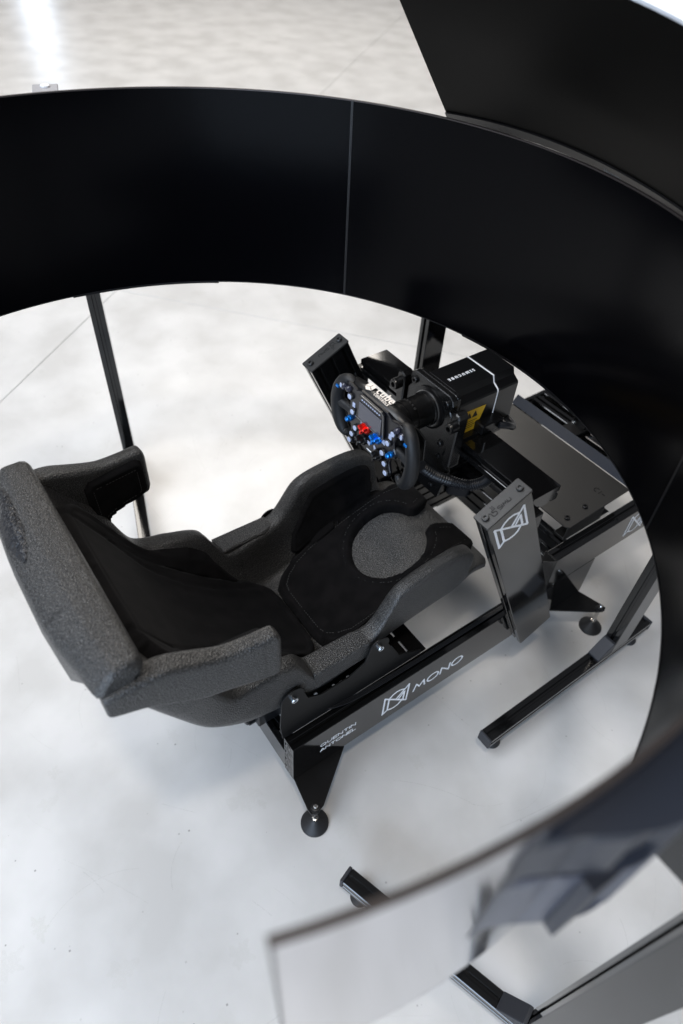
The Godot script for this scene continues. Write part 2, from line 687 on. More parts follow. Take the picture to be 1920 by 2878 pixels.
# curved slab between two angles, heights and radii
func arc_slab(a0: float, a1: float, h0: float, h1: float, r0: float, r1: float, n := 40) -> MB:
	var mb := MB.new()
	var from := 0
	var rows := []
	for i in n + 1:
		var a := deg_to_rad(lerpf(a0, a1, float(i) / n))
		rows.append([ring_pt(a, h0, r0), ring_pt(a, h1, r0), ring_pt(a, h1, r1), ring_pt(a, h0, r1)])
	var ids := []
	for k in 4:
		for i in n:
			var j := (k + 1) % 4
			var q := [mb.pt(rows[i][k]), mb.pt(rows[i][j]), mb.pt(rows[i + 1][j]), mb.pt(rows[i + 1][k])]
			mb.quad(q[0], q[1], q[2], q[3], k)
	for e in [0, n]:
		var q := []
		for k in 4:
			q.append(mb.pt(rows[e][k]))
		if e == 0:
			mb.quad(q[3], q[2], q[1], q[0], 5)
		else:
			mb.quad(q[0], q[1], q[2], q[3], 5)
	mb.orient(from)
	return mb

func curved_monitor(a0: float, a1: float, label: String) -> Node3D:
	var o := thing("curved_monitor", label, "monitor", RING_C, "three curved screens in a ring round the seat")
	o.basis = ring_basis()
	var R := RING_R
	var d := rad_to_deg(0.0025 / R)
	var b := 0.0025
	obj("screen", arc_slab(a0 + d, a1 - d, -0.236 + b, 0.236 - b, R, R + 0.0022), M.screen, o)
	obj("bezel", arc_slab(a0, a1, 0.236 - b, 0.236, R - 0.0012, R + 0.0052), M.rim_metal, o)
	obj("bezel", arc_slab(a0, a1, -0.236, -0.236 + b, R - 0.0012, R + 0.0052), M.bezel, o)
	obj("bezel", arc_slab(a0, a0 + d, -0.236 + b, 0.236 - b, R - 0.0012, R + 0.0052, 2), M.bezel, o)
	obj("bezel", arc_slab(a1 - d, a1, -0.236 + b, 0.236 - b, R - 0.0012, R + 0.0052, 2), M.bezel, o)
	obj("back_panel", arc_slab(a0 + d, a1 - d, -0.236 + b, 0.236 - b, R + 0.0026, R + 0.0052), M.back_mirror, o)
	# lower lip along the middle of the screen
	var m := (a0 + a1) / 2.0
	obj("sensor_strip", arc_slab(m - 13, m + 13, -0.2395, -0.2362, R - 0.0008, R + 0.006, 16), M.bezel, o)
	# ribbed electronics housing on the upper back: a pale lower cover and a dark upper one
	for part in [["lower_housing", -0.02, 0.118, M.back_plastic], ["upper_housing", 0.121, 0.205, M.back_groove]]:
		var hb := MB.new()
		var rows := []
		var n := 150
		for i in n + 1:
			var f := float(i) / n
			var a := lerpf(m - 24.0, m + 24.0, f)
			var e := minf(f, 1.0 - f) * 48.0
			var r := R + 0.0056 + 0.043 * smoothstep(0.0, 8.0, e)
			var r0 := r - 0.002
			for gr in [[3.0, 0.5, 0.003], [6.6, 1.5, 0.010], [12.6, 0.8, 0.006], [17.6, 0.8, 0.006], [22.6, 0.8, 0.006]]:
				r -= gr[2] * (1.0 - smoothstep(gr[1] * 0.7, gr[1], absf(e - gr[0])))
			var ar := deg_to_rad(a)
			rows.append([ring_pt(ar, part[1], R + 0.0054), ring_pt(ar, part[2], R + 0.0054), ring_pt(ar, part[2] - 0.002, maxf(r0, R + 0.0056)), ring_pt(ar, part[2] - 0.008, r), ring_pt(ar, part[1] + 0.012, r), ring_pt(ar, part[1] + 0.004, maxf(r0, R + 0.0056))])
		for k in 6:
			for i in n:
				var j := (k + 1) % 6
				hb.quad(hb.pt(rows[i][k]), hb.pt(rows[i][j]), hb.pt(rows[i + 1][j]), hb.pt(rows[i + 1][k]), k)
		hb.orient(0)
		obj(part[0], hb, part[3], o)
	for c in [[18.4, 1.4, 0.0415], [12.4, 0.5, 0.0464], [7.4, 0.5, 0.0464], [2.4, 0.5, 0.0464]]:
		for sg in [-1, 1]:
			obj("vent_band", arc_slab(m + sg * c[0] - c[1], m + sg * c[0] + c[1], -0.008, 0.116, R + 0.030, R + c[2], 6), M.back_groove, o)
	return o

func monitors() -> void:
	curved_monitor(-107.9, -34.67, "black curved screen on the far left, cut off by the picture edge")
	curved_monitor(-34.63, 38.98, "black curved screen in the middle, in front of the steering wheel and pedals")
	curved_monitor(39.02, 110.1, "curved screen nearest the viewer, seen over its top edge with its silvery back")

	# tilted flat-topped ultrawide above the middle screen
	var o := thing("overhead_monitor", "wide dark monitor tilted forward above the middle screen", "monitor", Vector3(0.00815, 1.33392, -1.32158))
	var tilt := 0.68458
	var ct := cos(tilt)
	var st := sin(tilt)
	var R := 1.63
	var T := Basis(Vector3(0, 0, 1), -0.06068) * Basis(Vector3(0, 1, 0), 0.01894) * Basis(Vector3(1, 0, 0), tilt)
	o.basis = T
	var W := 0.88
	var H := 0.413
	var curve := func(s: float, h: float, d: float) -> Vector3:
		var a := s / R
		return Vector3((R + d) * sin(a), h, R - (R + d) * cos(a))
	var slab := func(s0: float, s1: float, h0: float, h1: float, d0: float, d1: float) -> MB:
		var mb := MB.new()
		var n := 24
		var rows := []
		for i in n + 1:
			var s := lerpf(s0, s1, float(i) / n)
			rows.append([curve.call(s, h0, d0), curve.call(s, h1, d0), curve.call(s, h1, d1), curve.call(s, h0, d1)])
		for k in 4:
			for i in n:
				var j := (k + 1) % 4
				mb.quad(mb.pt(rows[i][k]), mb.pt(rows[i][j]), mb.pt(rows[i + 1][j]), mb.pt(rows[i + 1][k]), k)
		for e in [0, n]:
			if e == 0:
				mb.quad(mb.pt(rows[e][3]), mb.pt(rows[e][2]), mb.pt(rows[e][1]), mb.pt(rows[e][0]))
			else:
				mb.quad(mb.pt(rows[e][0]), mb.pt(rows[e][1]), mb.pt(rows[e][2]), mb.pt(rows[e][3]))
		mb.orient(0)
		return mb
	obj("screen", slab.call(-W / 2, W / 2, 0.002, H, 0.0, 0.006), M.screen_matte, o)
	obj("bezel", slab.call(-W / 2, W / 2, -0.024, 0.001, -0.004, 0.02), M.bezel, o)
	obj("top_edge", slab.call(-W / 2, W / 2, H, H + 0.008, -0.001, 0.022), M.white, o)
	obj("back_cover", slab.call(-W / 2, W / 2, 0.0, H, 0.0065, 0.022), M.bezel, o)
	obj("back_housing", slab.call(-0.22, 0.22, 0.08, 0.32, 0.0225, 0.06), M.bezel, o)
	var tx := Transform3D(Basis.IDENTITY, curve.call(0.02, -0.0185, -0.0042))
	lettering("logo", text_mesh("iiyama", 0.016, true, 0.0004), mat(lin(0.16, 0.2, 0.24), 0.4), o, tx)
	for k in 4:
		obj("button", MB.new().box(curve.call(0.10 + k * 0.013, -0.026, 0.006), Vector3(0.008, 0.004, 0.006), 0.001), M.rim_metal, o)

# ---------------------------------------------------------------- stands
func stand(start: Vector3, dir: Vector3, foot_len: float, post_at: float, post_h: float, label: String) -> Node3D:
	var o := thing("monitor_stand", label, "monitor stand", start, "black aluminium stands that carry the screens")
	var side := dir.cross(Vector3.UP).normalized()
	var B := func(t: float, y: float, s := 0.0) -> Vector3:
		return dir * t + Vector3.UP * y + side * s
	obj("foot_rail", bar(B.call(0.005, 0.066), B.call(foot_len - 0.005, 0.066), Vector3.UP, 0.04, 0.04, [1, 1, 1, 1]), M.alu, o)
	var fx := Basis(side, Vector3.UP, side.cross(Vector3.UP))
	for e in [[0.0, 1.0], [foot_len, -1.0]]:
		obj("end_cap", MB.new().box(Vector3.ZERO, Vector3(0.041, 0.041, 0.009), 0.003, Transform3D(fx, B.call(e[0], 0.066))), M.blue_plastic, o)
		var c := obj("rubber_foot", MB.new().lathe([Vector2(0.022, 0.0), Vector2(0.023, 0.006), Vector2(0.015, 0.02), Vector2(0.008, 0.022), Vector2(0.008, 0.047)], Transform3D(Basis.IDENTITY, B.call(e[0] + e[1] * 0.045, 0.0))), M.rubber, o)
	# upright post, 40 wide and 80 deep
	var px := Transform3D(Basis(side, dir, Vector3.UP) if side.cross(dir).dot(Vector3.UP) > 0 else Basis(-side, dir, Vector3.UP), B.call(post_at + 0.04, 0.087))
	obj("post", MB.new().prism(slot_poly(0.04, 0.08, 1, 1, 0, 0), post_h - 0.087, px, 0.0006), M.alu, o)
	obj("post_cap", MB.new().box(Vector3(0, 0, post_h - 0.087 + 0.004), Vector3(0.041, 0.081, 0.007), 0.002, px), M.blue_plastic, o)
	# corner bracket with a sloping cover where post meets foot
	var bx := Transform3D(Basis(dir, Vector3.UP, dir.cross(Vector3.UP)), B.call(post_at - 0.001, 0.0865) - dir.cross(Vector3.UP) * 0.0195)
	obj("corner_bracket", MB.new().prism(vec2s([[-0.058, 0.0], [-0.058, 0.006], [-0.008, 0.05], [0.0, 0.05], [0.0, 0.0]]), 0.039, bx, 0.0015), M.blue_plastic, o)
	# arm that carries the screen
	obj("mount_arm", MB.new().box(B.call(post_at - 0.03, 1.06), Vector3(0.10, 0.10, 0.05), 0.003, Transform3D(Basis.IDENTITY, Vector3.ZERO)), M.plate, o)
	return o

func stands() -> void:
	stand(Vector3(0.479, 0, -0.876), Vector3(0, 0, -1), 0.70, 0.50, 1.12, "black stand right of the pedals, its long foot rail pointing at the viewer")
	stand(Vector3(-0.479, 0, -0.876), Vector3(0, 0, -1), 0.70, 0.48, 1.12, "black post standing behind the motor under the middle screen")
	var s := stand(Vector3(0.5435, 0, -0.362), Vector3(0.951, 0, -0.309).normalized(), 0.62, 0.462, 1.28, "black stand nearest the viewer, half hidden behind the silvery screen back")
	var l := stand(Vector3(-0.5435, 0, -0.362), Vector3(-0.951, 0, -0.309).normalized(), 0.62, 0.462, 1.28, "black stand behind the headrest, its post rising under the left screen")
	var d := Vector3(-0.951, 0, -0.309).normalized()
	var sd := d.cross(Vector3.UP)
	obj("top_bracket", MB.new().box(Vector3.ZERO, Vector3(0.058, 0.006, 0.10), 0.002, Transform3D(Basis(sd, Vector3.UP, sd.cross(Vector3.UP)), d * 0.478 + Vector3(0, 1.313, 0))), M.bracket, l)
	bolt(l, d * 0.505 + Vector3(0, 1.3155, 0), Vector3.UP, 0.011, 0.005, M.white)
	# cross bar joining the two front posts, with the riser of the tilted monitor
	var o := thing("monitor_crossbar", "black bar between the two front posts, hidden behind the middle screen", "crossbar", Vector3(0, 0, -1.46))
	obj("bar", bar(Vector3(-0.457, 1.05, 0), Vector3(0.457, 1.05, 0), Vector3.UP, 0.04, 0.08, [0, 0, 2, 2]), M.alu, o)
	obj("riser", bar(Vector3(0, 1.01, -0.042), Vector3(0, 1.62, -0.042), Vector3(0, 0, 1), 0.08, 0.04, [2, 2, 1, 1]), M.alu, o)
	obj("bracket", MB.new().box(Vector3(0.01, 1.50, 0.02), Vector3(0.1, 0.1, 0.085), 0.003), M.plate, o)

# ---------------------------------------------------------------- rig frame
func foot(parent: Node3D, x: float, z: float, plate_y: float) -> void:
	var f := obj("levelling_foot", MB.new().lathe([Vector2(0.036, 0.0), Vector2(0.036, 0.006), Vector2(0.032, 0.011), Vector2(0.013, 0.03), Vector2(0.009, 0.034)], Transform3D(Basis.IDENTITY, Vector3(x, 0, z)), 40), M.rubber, parent)
	obj("rod", MB.new().lathe([Vector2(0.0058, 0.03), Vector2(0.0058, plate_y + 0.022), Vector2(0.004, plate_y + 0.025)], Transform3D(Basis.IDENTITY, Vector3(x, 0, z)), 14), M.steel, f)
	obj("nut", MB.new().lathe([Vector2(0.0095, 0.033), Vector2(0.0095, 0.041), Vector2(0.006, 0.042)], Transform3D(Basis.IDENTITY, Vector3(x, 0, z)), 6), M.steel, f)
	obj("nut", MB.new().lathe([Vector2(0.014, plate_y + 0.005), Vector2(0.014, plate_y + 0.007), Vector2(0.0105, plate_y + 0.007), Vector2(0.0105, plate_y + 0.015), Vector2(0.006, plate_y + 0.016)], Transform3D(Basis.IDENTITY, Vector3(x, 0, z)), 6), M.plastic, f)

func frame() -> void:
	var o := thing("cockpit_frame", "black aluminium racing cockpit frame with white lettering on its side rail", "racing cockpit")
	var up := Vector3.UP
	for s in [-1, 1]:
		var xc: float = s * (RIG_X - 0.02)
		var sl: Array = [1, 1, 4, 0] if s * Vector3.UP.cross(Vector3(0, 0, -1)).x > 0 else [1, 1, 0, 4]
		var rail := obj("main_rail", bar(Vector3(xc, (RAIL_TOP + RAIL_BOT) / 2, -0.377), Vector3(xc, (RAIL_TOP + RAIL_BOT) / 2, -1.468), up, 0.04, RAIL_TOP - RAIL_BOT, sl), M.alu, o)
		# bare cut end: bright outline and the web inside the hollow profile
		var ends := []
		var hw := 0.0188
		var hh := (RAIL_TOP - RAIL_BOT) / 2 - 0.0012
		ends.append([[-hw, -hh], [hw, -hh], [hw, hh]])
		ends.append([[hw, hh], [-hw, hh], [-hw, -hh]])
		for k in 4:
			var yc := (k - 1.5) * 0.04
			ends.append([[-0.004, yc - 0.012], [-0.009, yc - 0.006], [-0.009, yc + 0.006], [-0.004, yc + 0.012], [0.005, yc + 0.007], [0.005, yc - 0.007]])
			if k < 3:
				ends.append([[-hw, yc + 0.02], [hw, yc + 0.02]])
		obj("cut_edge", strokes(ends, 1.0, 0.0016, face(Vector3(xc, (RAIL_TOP + RAIL_BOT) / 2, -0.3769), Vector3.RIGHT, up), 0.0004, true), M.cut, rail)
		# pedal rail riding on the main rail
		var pr: Array = [1, 1, 3, 0] if sl[2] == 4 else [1, 1, 0, 3]
		obj("pedal_rail", bar(Vector3(xc, 0.3295, -1.245), Vector3(xc, 0.3295, -2.05), up, 0.04, 0.133, pr), M.alu, o)
		obj("gusset_plate", MB.new().prism(vec2s([[-1.238, 0.264], [-1.238, 0.398], [-1.17, 0.44], [-1.165, 0.425], [-1.222, 0.264]]), 0.005, Transform3D(Basis(Vector3(0, 0, 1), Vector3.UP, Vector3(-1, 0, 0)), Vector3(s * 0.2885 + 0.0025, 0, 0)), 0.0006), M.plate, o)
		obj("gusset_flange", MB.new().box(Vector3(xc, 0.332, -1.2405), Vector3(0.042, 0.136, 0.006), 0.001), M.plate, o)
		# outrigger plates and levelling feet
		var rp := vec2s([[0.252, -0.379], [0.29, -0.379], [0.372, -0.366], [0.388, -0.367], [0.394, -0.378], [0.386, -0.405], [0.29, -0.536], [0.252, -0.536]])
		var fp := vec2s([[0.252, -1.462], [0.29, -1.466], [0.368, -1.487], [0.382, -1.488], [0.388, -1.476], [0.378, -1.452], [0.29, -1.33], [0.252, -1.33]])
		for pl in [rp, fp]:
			var q := PackedVector2Array()
			for p in pl:
				q.append(Vector2(s * p.x, -p.y))
			obj("foot_plate", MB.new().prism(q, 0.0055, Transform3D(Basis(Vector3.RIGHT, Vector3(0, 0, -1), Vector3.UP), Vector3(0, RAIL_BOT - 0.0062, 0)), 0.0008), M.plate, o)
		foot(o, s * 0.3815, -0.383, RAIL_BOT - 0.006)
		foot(o, s * 0.375, -1.466, RAIL_BOT - 0.006)
		# leaning upright outside the rail
		var d := Vector3(0, 0.904, 0.4274).normalized()
		var w := Vector3(0, 0.4274, -0.904).normalized()
		var top := Vector3(s * 0.318, 0.852, -0.865)
		var bx := Transform3D(Basis(Vector3(1, 0, 0), w, Vector3(1, 0, 0).cross(w)), top)
		var L := 0.767
		var dz := bx.basis.z.dot(d)
		var ux := Transform3D(bx.basis, top - d * L if dz > 0 else top)
		var smooth_side: Array = [1, 1, 0, 3] if s < 0 else [1, 1, 3, 0]
		var upr := obj("upright", MB.new().prism(slot_poly(0.04, 0.121, smooth_side[0], smooth_side[1], smooth_side[2], smooth_side[3]), L, ux, 0.0006), M.alu, o)
		var cx := Transform3D(Basis(Vector3.RIGHT, d, Vector3.RIGHT.cross(d)), top + d * 0.0035)
		var capn := obj("upright_cap", MB.new().prism(rounded(0.0435, 0.125, 0.004), 0.0055, Transform3D(Basis(Vector3.RIGHT, w, d), top + d * 0.0004), 0.0012), M.cap, o)
		for e in [-0.047, 0.047]:
			bolt(capn, top + d * 0.0057 + w * e, d, 0.0078, 0.0075, M.cap)
		# engraved maker's mark on the cap
		var rd: Vector3 = w if s > 0 else -w
		var tu := Vector3(-s, 0, 0)
		var cf := face(top + d * 0.0058 - rd * 0.036 - tu * 0.0095, rd, tu)
		var mark := []
		mark.append([[0.0, 1.0], [0.25, 0.75], [0.25, 0.2], [0.45, 0.0], [1.0, 0.0], [1.2, 0.2], [1.2, 0.5], [1.05, 0.62], [0.7, 0.62], [0.55, 0.75], [0.55, 0.85], [0.7, 1.0], [1.45, 1.0]])
		for l in words("SIMU"):
			var q := []
			for p in l:
				q.append([1.75 + p[0] * 0.68, 0.25 + p[1] * 0.62])
			mark.append(q)
		obj("engraved_mark", strokes(mark, 0.0125, 0.0019, cf, 0.0003), M.engrave, capn)
		var chk := MB.new()
		for c in [[0, 0], [2, 0], [1, 1], [0, 2], [2, 2]]:
			chk.prism(vec2s([[0, 0], [1, 0], [1, 1], [0, 1]]), 0.0003, cf * Transform3D(Basis.from_scale(Vector3(0.0024, 0.0024, 1)), Vector3(0.0105 + c[0] * 0.0025, 0.0145 + c[1] * 0.0023, 0)))
		obj("engraved_mark", chk, M.engrave, capn)
		# emblem on the outer face of the upright
		var ef := face(Vector3(s * 0.3382, 0.811, -0.8335 if s > 0 else -0.93), w if s > 0 else -w, d)
		if s > 0:
			obj("emblem", strokes(emblem(), 0.098, 0.0058, ef, 0.0004, true), M.white, upr)
	# lettering on the outer face of the near rail
	var rf := face(Vector3(RIG_X + 0.0002, 0.2222, -0.6583), Vector3(0, 0, -1), up)
	obj("emblem", strokes(emblem(), 0.098, 0.0052, rf, 0.0004, true), M.white, o)
	obj("rail_lettering", strokes(words("MONO"), 0.033, 0.005, face(Vector3(RIG_X + 0.0002, 0.1565, -0.762), Vector3(0, 0, -1), up), 0.0004, true), M.white, o)
	obj("rail_lettering", strokes(wide(words("QUENTIN"), 1.1), 0.0132, 0.002, face(Vector3(RIG_X + 0.0002, 0.186, -0.4575), Vector3(0, 0, -1), up), 0.0004, true), M.white, o)
	obj("rail_lettering", strokes(wide(words("ANTONEL"), 1.03), 0.0132, 0.002, face(Vector3(RIG_X + 0.0002, 0.1595, -0.4575), Vector3(0, 0, -1), up), 0.0004, true), M.white, o)
	# second emblem at the front end of the pedal rail
	obj("emblem", strokes(emblem(), 0.098, 0.0052, face(Vector3(RIG_X + 0.0002, 0.377, -1.585), Vector3(0, 0, -1), up), 0.0004, true), M.white, o)
	# cross members
	obj("rear_crossmember", bar(Vector3(-0.249, 0.146, -0.3975), Vector3(0.249, 0.146, -0.3975), up, 0.04, 0.09, [1, 1, 0, 2]), M.alu, o)
	obj("front_crossmember", bar(Vector3(-0.249, 0.18, -1.435), Vector3(0.249, 0.18, -1.435), up, 0.04, 0.16, [1, 1, 3, 3]), M.alu, o)
	for s in [-1, 1]:
		obj("corner_block", MB.new().prism(vec2s([[0, 0], [0.055, 0], [0.055, 0.012], [0.012, 0.055], [0, 0.055]]), 0.045, Transform3D(Basis(Vector3(-s, 0, 0), Vector3(0, 0, 1), Vector3(0, 1 if s > 0 else 1, 0)), Vector3(s * 0.249, 0.15, -1.414)), 0.002), M.blue_plastic, o)
	# wheel deck between the uprights
	var wd := obj("wheel_deck", bar(Vector3(-0.314, 0.779, -1.022), Vector3(0.314, 0.779, -1.022), Vector3.UP, 0.088, 0.042, [0, 2, 1, 1]), M.alu, o)
	for s in [-1, 1]:
		obj("deck_bracket", MB.new().box(Vector3(s * 0.318, 0.745, -0.975), Vector3(0.036, 0.05, 0.05), 0.003), M.plate, o)

func rounded(w: float, h: float, r: float) -> PackedVector2Array:
	var p := PackedVector2Array()
	for c in [[1, 1, 0], [-1, 1, 90], [-1, -1, 180], [1, -1, 270]]:
		for k in 5:
			var a := deg_to_rad(c[2] + k * 22.5)
			p.append(Vector2(c[0] * (w / 2 - r) + cos(a) * r, c[1] * (h / 2 - r) + sin(a) * r))
	return p

# ---------------------------------------------------------------- seat mount
func slotted_plate(called: String, parent: Node3D, z0: float, z1: float, rows: Array) -> void:
	var c := CSGCombiner3D.new()
	c.name = called
	parent.add_child(c, true)
	var b := CSGBox3D.new()
	b.name = "sheet"
	b.size = Vector3(0.5, 0.005, absf(z1 - z0))
	b.position = Vector3(0, 0.2652, (z0 + z1) / 2)
	b.material = M.plate
	c.add_child(b, true)
	for r in rows:
		var h := CSGBox3D.new()
		h.name = "slot"
		h.operation = CSGShape3D.OPERATION_SUBTRACTION
		h.size = Vector3(r[2], 0.02, r[3])
		h.position = Vector3(r[0], 0.2652, r[1])
		h.material = M.plate
		c.add_child(h, true)

func seat_mount() -> void:
	var o := thing("seat_mount", "black slotted plates and side brackets that bolt the seat to the rails", "seat mount")
	var rows := []
	for s in [-1, 1]:
		for k in 3:
			rows.append([s * (0.095), -0.775 + k * 0.028, 0.038, 0.007])
			rows.append([s * (0.155), -0.775 + k * 0.028, 0.038, 0.007])
			rows.append([s * (0.212), -0.775 + k * 0.028, 0.042, 0.007])
	slotted_plate("slotted_plate", o, -0.70, -0.822, rows)
	var rows2 := []
	for s in [-1, 1]:
		rows2.append([s * 0.185, -0.425, 0.03, 0.008])
		for k in 4:
			rows2.append([s * 0.198, -0.443 - k * 0.02, 0.010, 0.010])
	slotted_plate("slotted_plate", o, -0.412, -0.535, rows2)
	for s in [-1, 1]:
		var c := CSGCombiner3D.new()
		c.name = "slider_plate"
		o.add_child(c, true)
		var b := CSGBox3D.new()
		b.name = "sheet"
		b.size = Vector3(0.12, 0.004, 0.163)
		b.position = Vector3(s * 0.19, 0.2645, -0.6175)
		b.material = M.plate
		c.add_child(b, true)
		for k in 6:
			var h := CSGBox3D.new()
			h.name = "slot"
			h.operation = CSGShape3D.OPERATION_SUBTRACTION
			h.size = Vector3(0.011 if k % 2 else 0.016, 0.02, 0.009)
			h.position = Vector3(s * 0.206, 0.2645, -0.555 - k * 0.022)
			h.material = M.plate
			c.add_child(h, true)
	# clamp that slides on the rear cross member
	obj("slide_clamp", MB.new().box(Vector3(0.135, 0.218, -0.392), Vector3(0.05, 0.062, 0.07), 0.003), M.plastic, o)
	var knob := MB.new()
	for k in 10:
		var a := TAU * k / 10
		knob.lathe([Vector2(0.005, -0.006), Vector2(0.005, 0.012)], Transform3D(Basis(Vector3(1, 0, 0), PI / 2), Vector3(0.125 + cos(a) * 0.015, 0.195 + sin(a) * 0.015, -0.352)), 8)
	knob.lathe([Vector2(0.016, -0.006), Vector2(0.016, 0.016), Vector2(0.012, 0.019)], Transform3D(Basis(Vector3(1, 0, 0), PI / 2), Vector3(0.125, 0.195, -0.352)), 16)
	obj("clamp_knob", knob, M.plastic, o)
	for s in [-1, 1]:
		# bracket with a rounded ear round each bolt: (z, y)
		var P := PackedVector2Array()
		P.append(Vector2(-0.80, 0.268))
		P.append(Vector2(-0.80, 0.285))
		P.append(Vector2(-0.72, 0.33))
		for a in arc(-0.645, 0.432, 0.03, 0.03, 200, 20, 12):
			P.append(Vector2(a[0], a[1]))
		P.append(Vector2(-0.605, 0.395))
		P.append(Vector2(-0.56, 0.372))
		P.append(Vector2(-0.48, 0.372))
		P.append(Vector2(-0.442, 0.395))
		for a in arc(-0.402, 0.436, 0.03, 0.03, 190, 0, 12):
			P.append(Vector2(a[0], a[1]))
		P.append(Vector2(-0.366, 0.33))
		P.append(Vector2(-0.372, 0.268))
		obj("side_bracket", MB.new().prism(P, 0.004, Transform3D(Basis(Vector3(0, 0, 1), Vector3.UP, Vector3(-1, 0, 0)), Vector3(s * 0.251 + 0.002, 0, 0)), 0.0006), M.bracket_black, o)
		obj("bracket_flange", MB.new().box(Vector3(s * 0.2405, 0.2705, -0.585), Vector3(0.02, 0.004, 0.42), 0.0008), M.plate, o)
		for z in [-0.402, -0.645]:
			bolt(o, Vector3(s * 0.2535, 0.433, z), Vector3(s, 0, 0), 0.0085, 0.008, M.zinc)

# ---------------------------------------------------------------- seat
var SEC := []   # stations of the shell: right half, from the middle of the seat out to the rim, down and back under
var ARC := []   # running length of the middle line at each station

func crv(a: Vector3, b: Vector3, c: Vector3, d: Vector3, t: float) -> Vector3:
	# gentle Catmull-Rom
	var m0 := (c - a) * 0.42
	var m1 := (d - b) * 0.42
	var t2 := t * t
	var t3 := t2 * t
	return b * (2 * t3 - 3 * t2 + 1) + m0 * (t3 - 2 * t2 + t) + c * (-2 * t3 + 3 * t2) + m1 * (t3 - t2)

func crvt(w: float, a: Vector3, b: Vector3, c: Vector3, d: Vector3, t: float) -> Vector3:
	var m0 := (c - a) * w
	var m1 := (d - b) * w
	var t2 := t * t
	var t3 := t2 * t
	return b * (2 * t3 - 3 * t2 + 1) + m0 * (t3 - 2 * t2 + t) + c * (-2 * t3 + 3 * t2) + m1 * (t3 - t2)

func station(v: float) -> Array:
	var n := SEC.size()
	v = clampf(v, 0.0, n - 1.0001)
	var i := int(v)
	var f := v - i
	var row := []
	for k in SEC[0].size():
		row.append(crv(SEC[maxi(i - 1, 0)][k], SEC[i][k], SEC[i + 1][k], SEC[mini(i + 2, n - 1)][k], f))
	return row

func v_at(length: float) -> float:
	for i in ARC.size() - 1:
		if length <= ARC[i + 1]:
			return i + (length - ARC[i]) / maxf(1e-6, ARC[i + 1] - ARC[i])
	return ARC.size() - 1.0

func len_at(v: float) -> float:
	var i := clampi(int(v), 0, ARC.size() - 2)
	return lerpf(ARC[i], ARC[i + 1], v - i)

# point of the inner surface at a sideways distance x and a running length
func inner(x: float, length: float) -> Vector3:
	var row := station(v_at(length))
	var ax := absf(x)
	for k in 4:
		if ax <= row[k + 1].x or k == 3:
			var f: float = (ax - row[k].x) / maxf(1e-6, row[k + 1].x - row[k].x)
			# round the bend between the floor and the wall
			var p: Vector3 = row[k].lerp(row[k + 1], clampf(f, 0.0, 1.2))
			return Vector3(x, p.y, p.z)
	return row[4]

# point on the inner side wall: w from its foot (0) to the rim (1)
func wall(s: float, w: float, length: float) -> Vector3:
	var row := station(v_at(length))
	var p: Vector3 = row[2].lerp(row[3], w * 2.0) if w < 0.5 else row[3].lerp(row[4], w * 2.0 - 1.0)
	return Vector3(s * p.x, p.y, p.z)

func seg_dist(p: Vector2, a: Vector2, b: Vector2) -> float:
	return p.distance_to(Geometry2D.get_closest_point_to_segment(p, a, b))

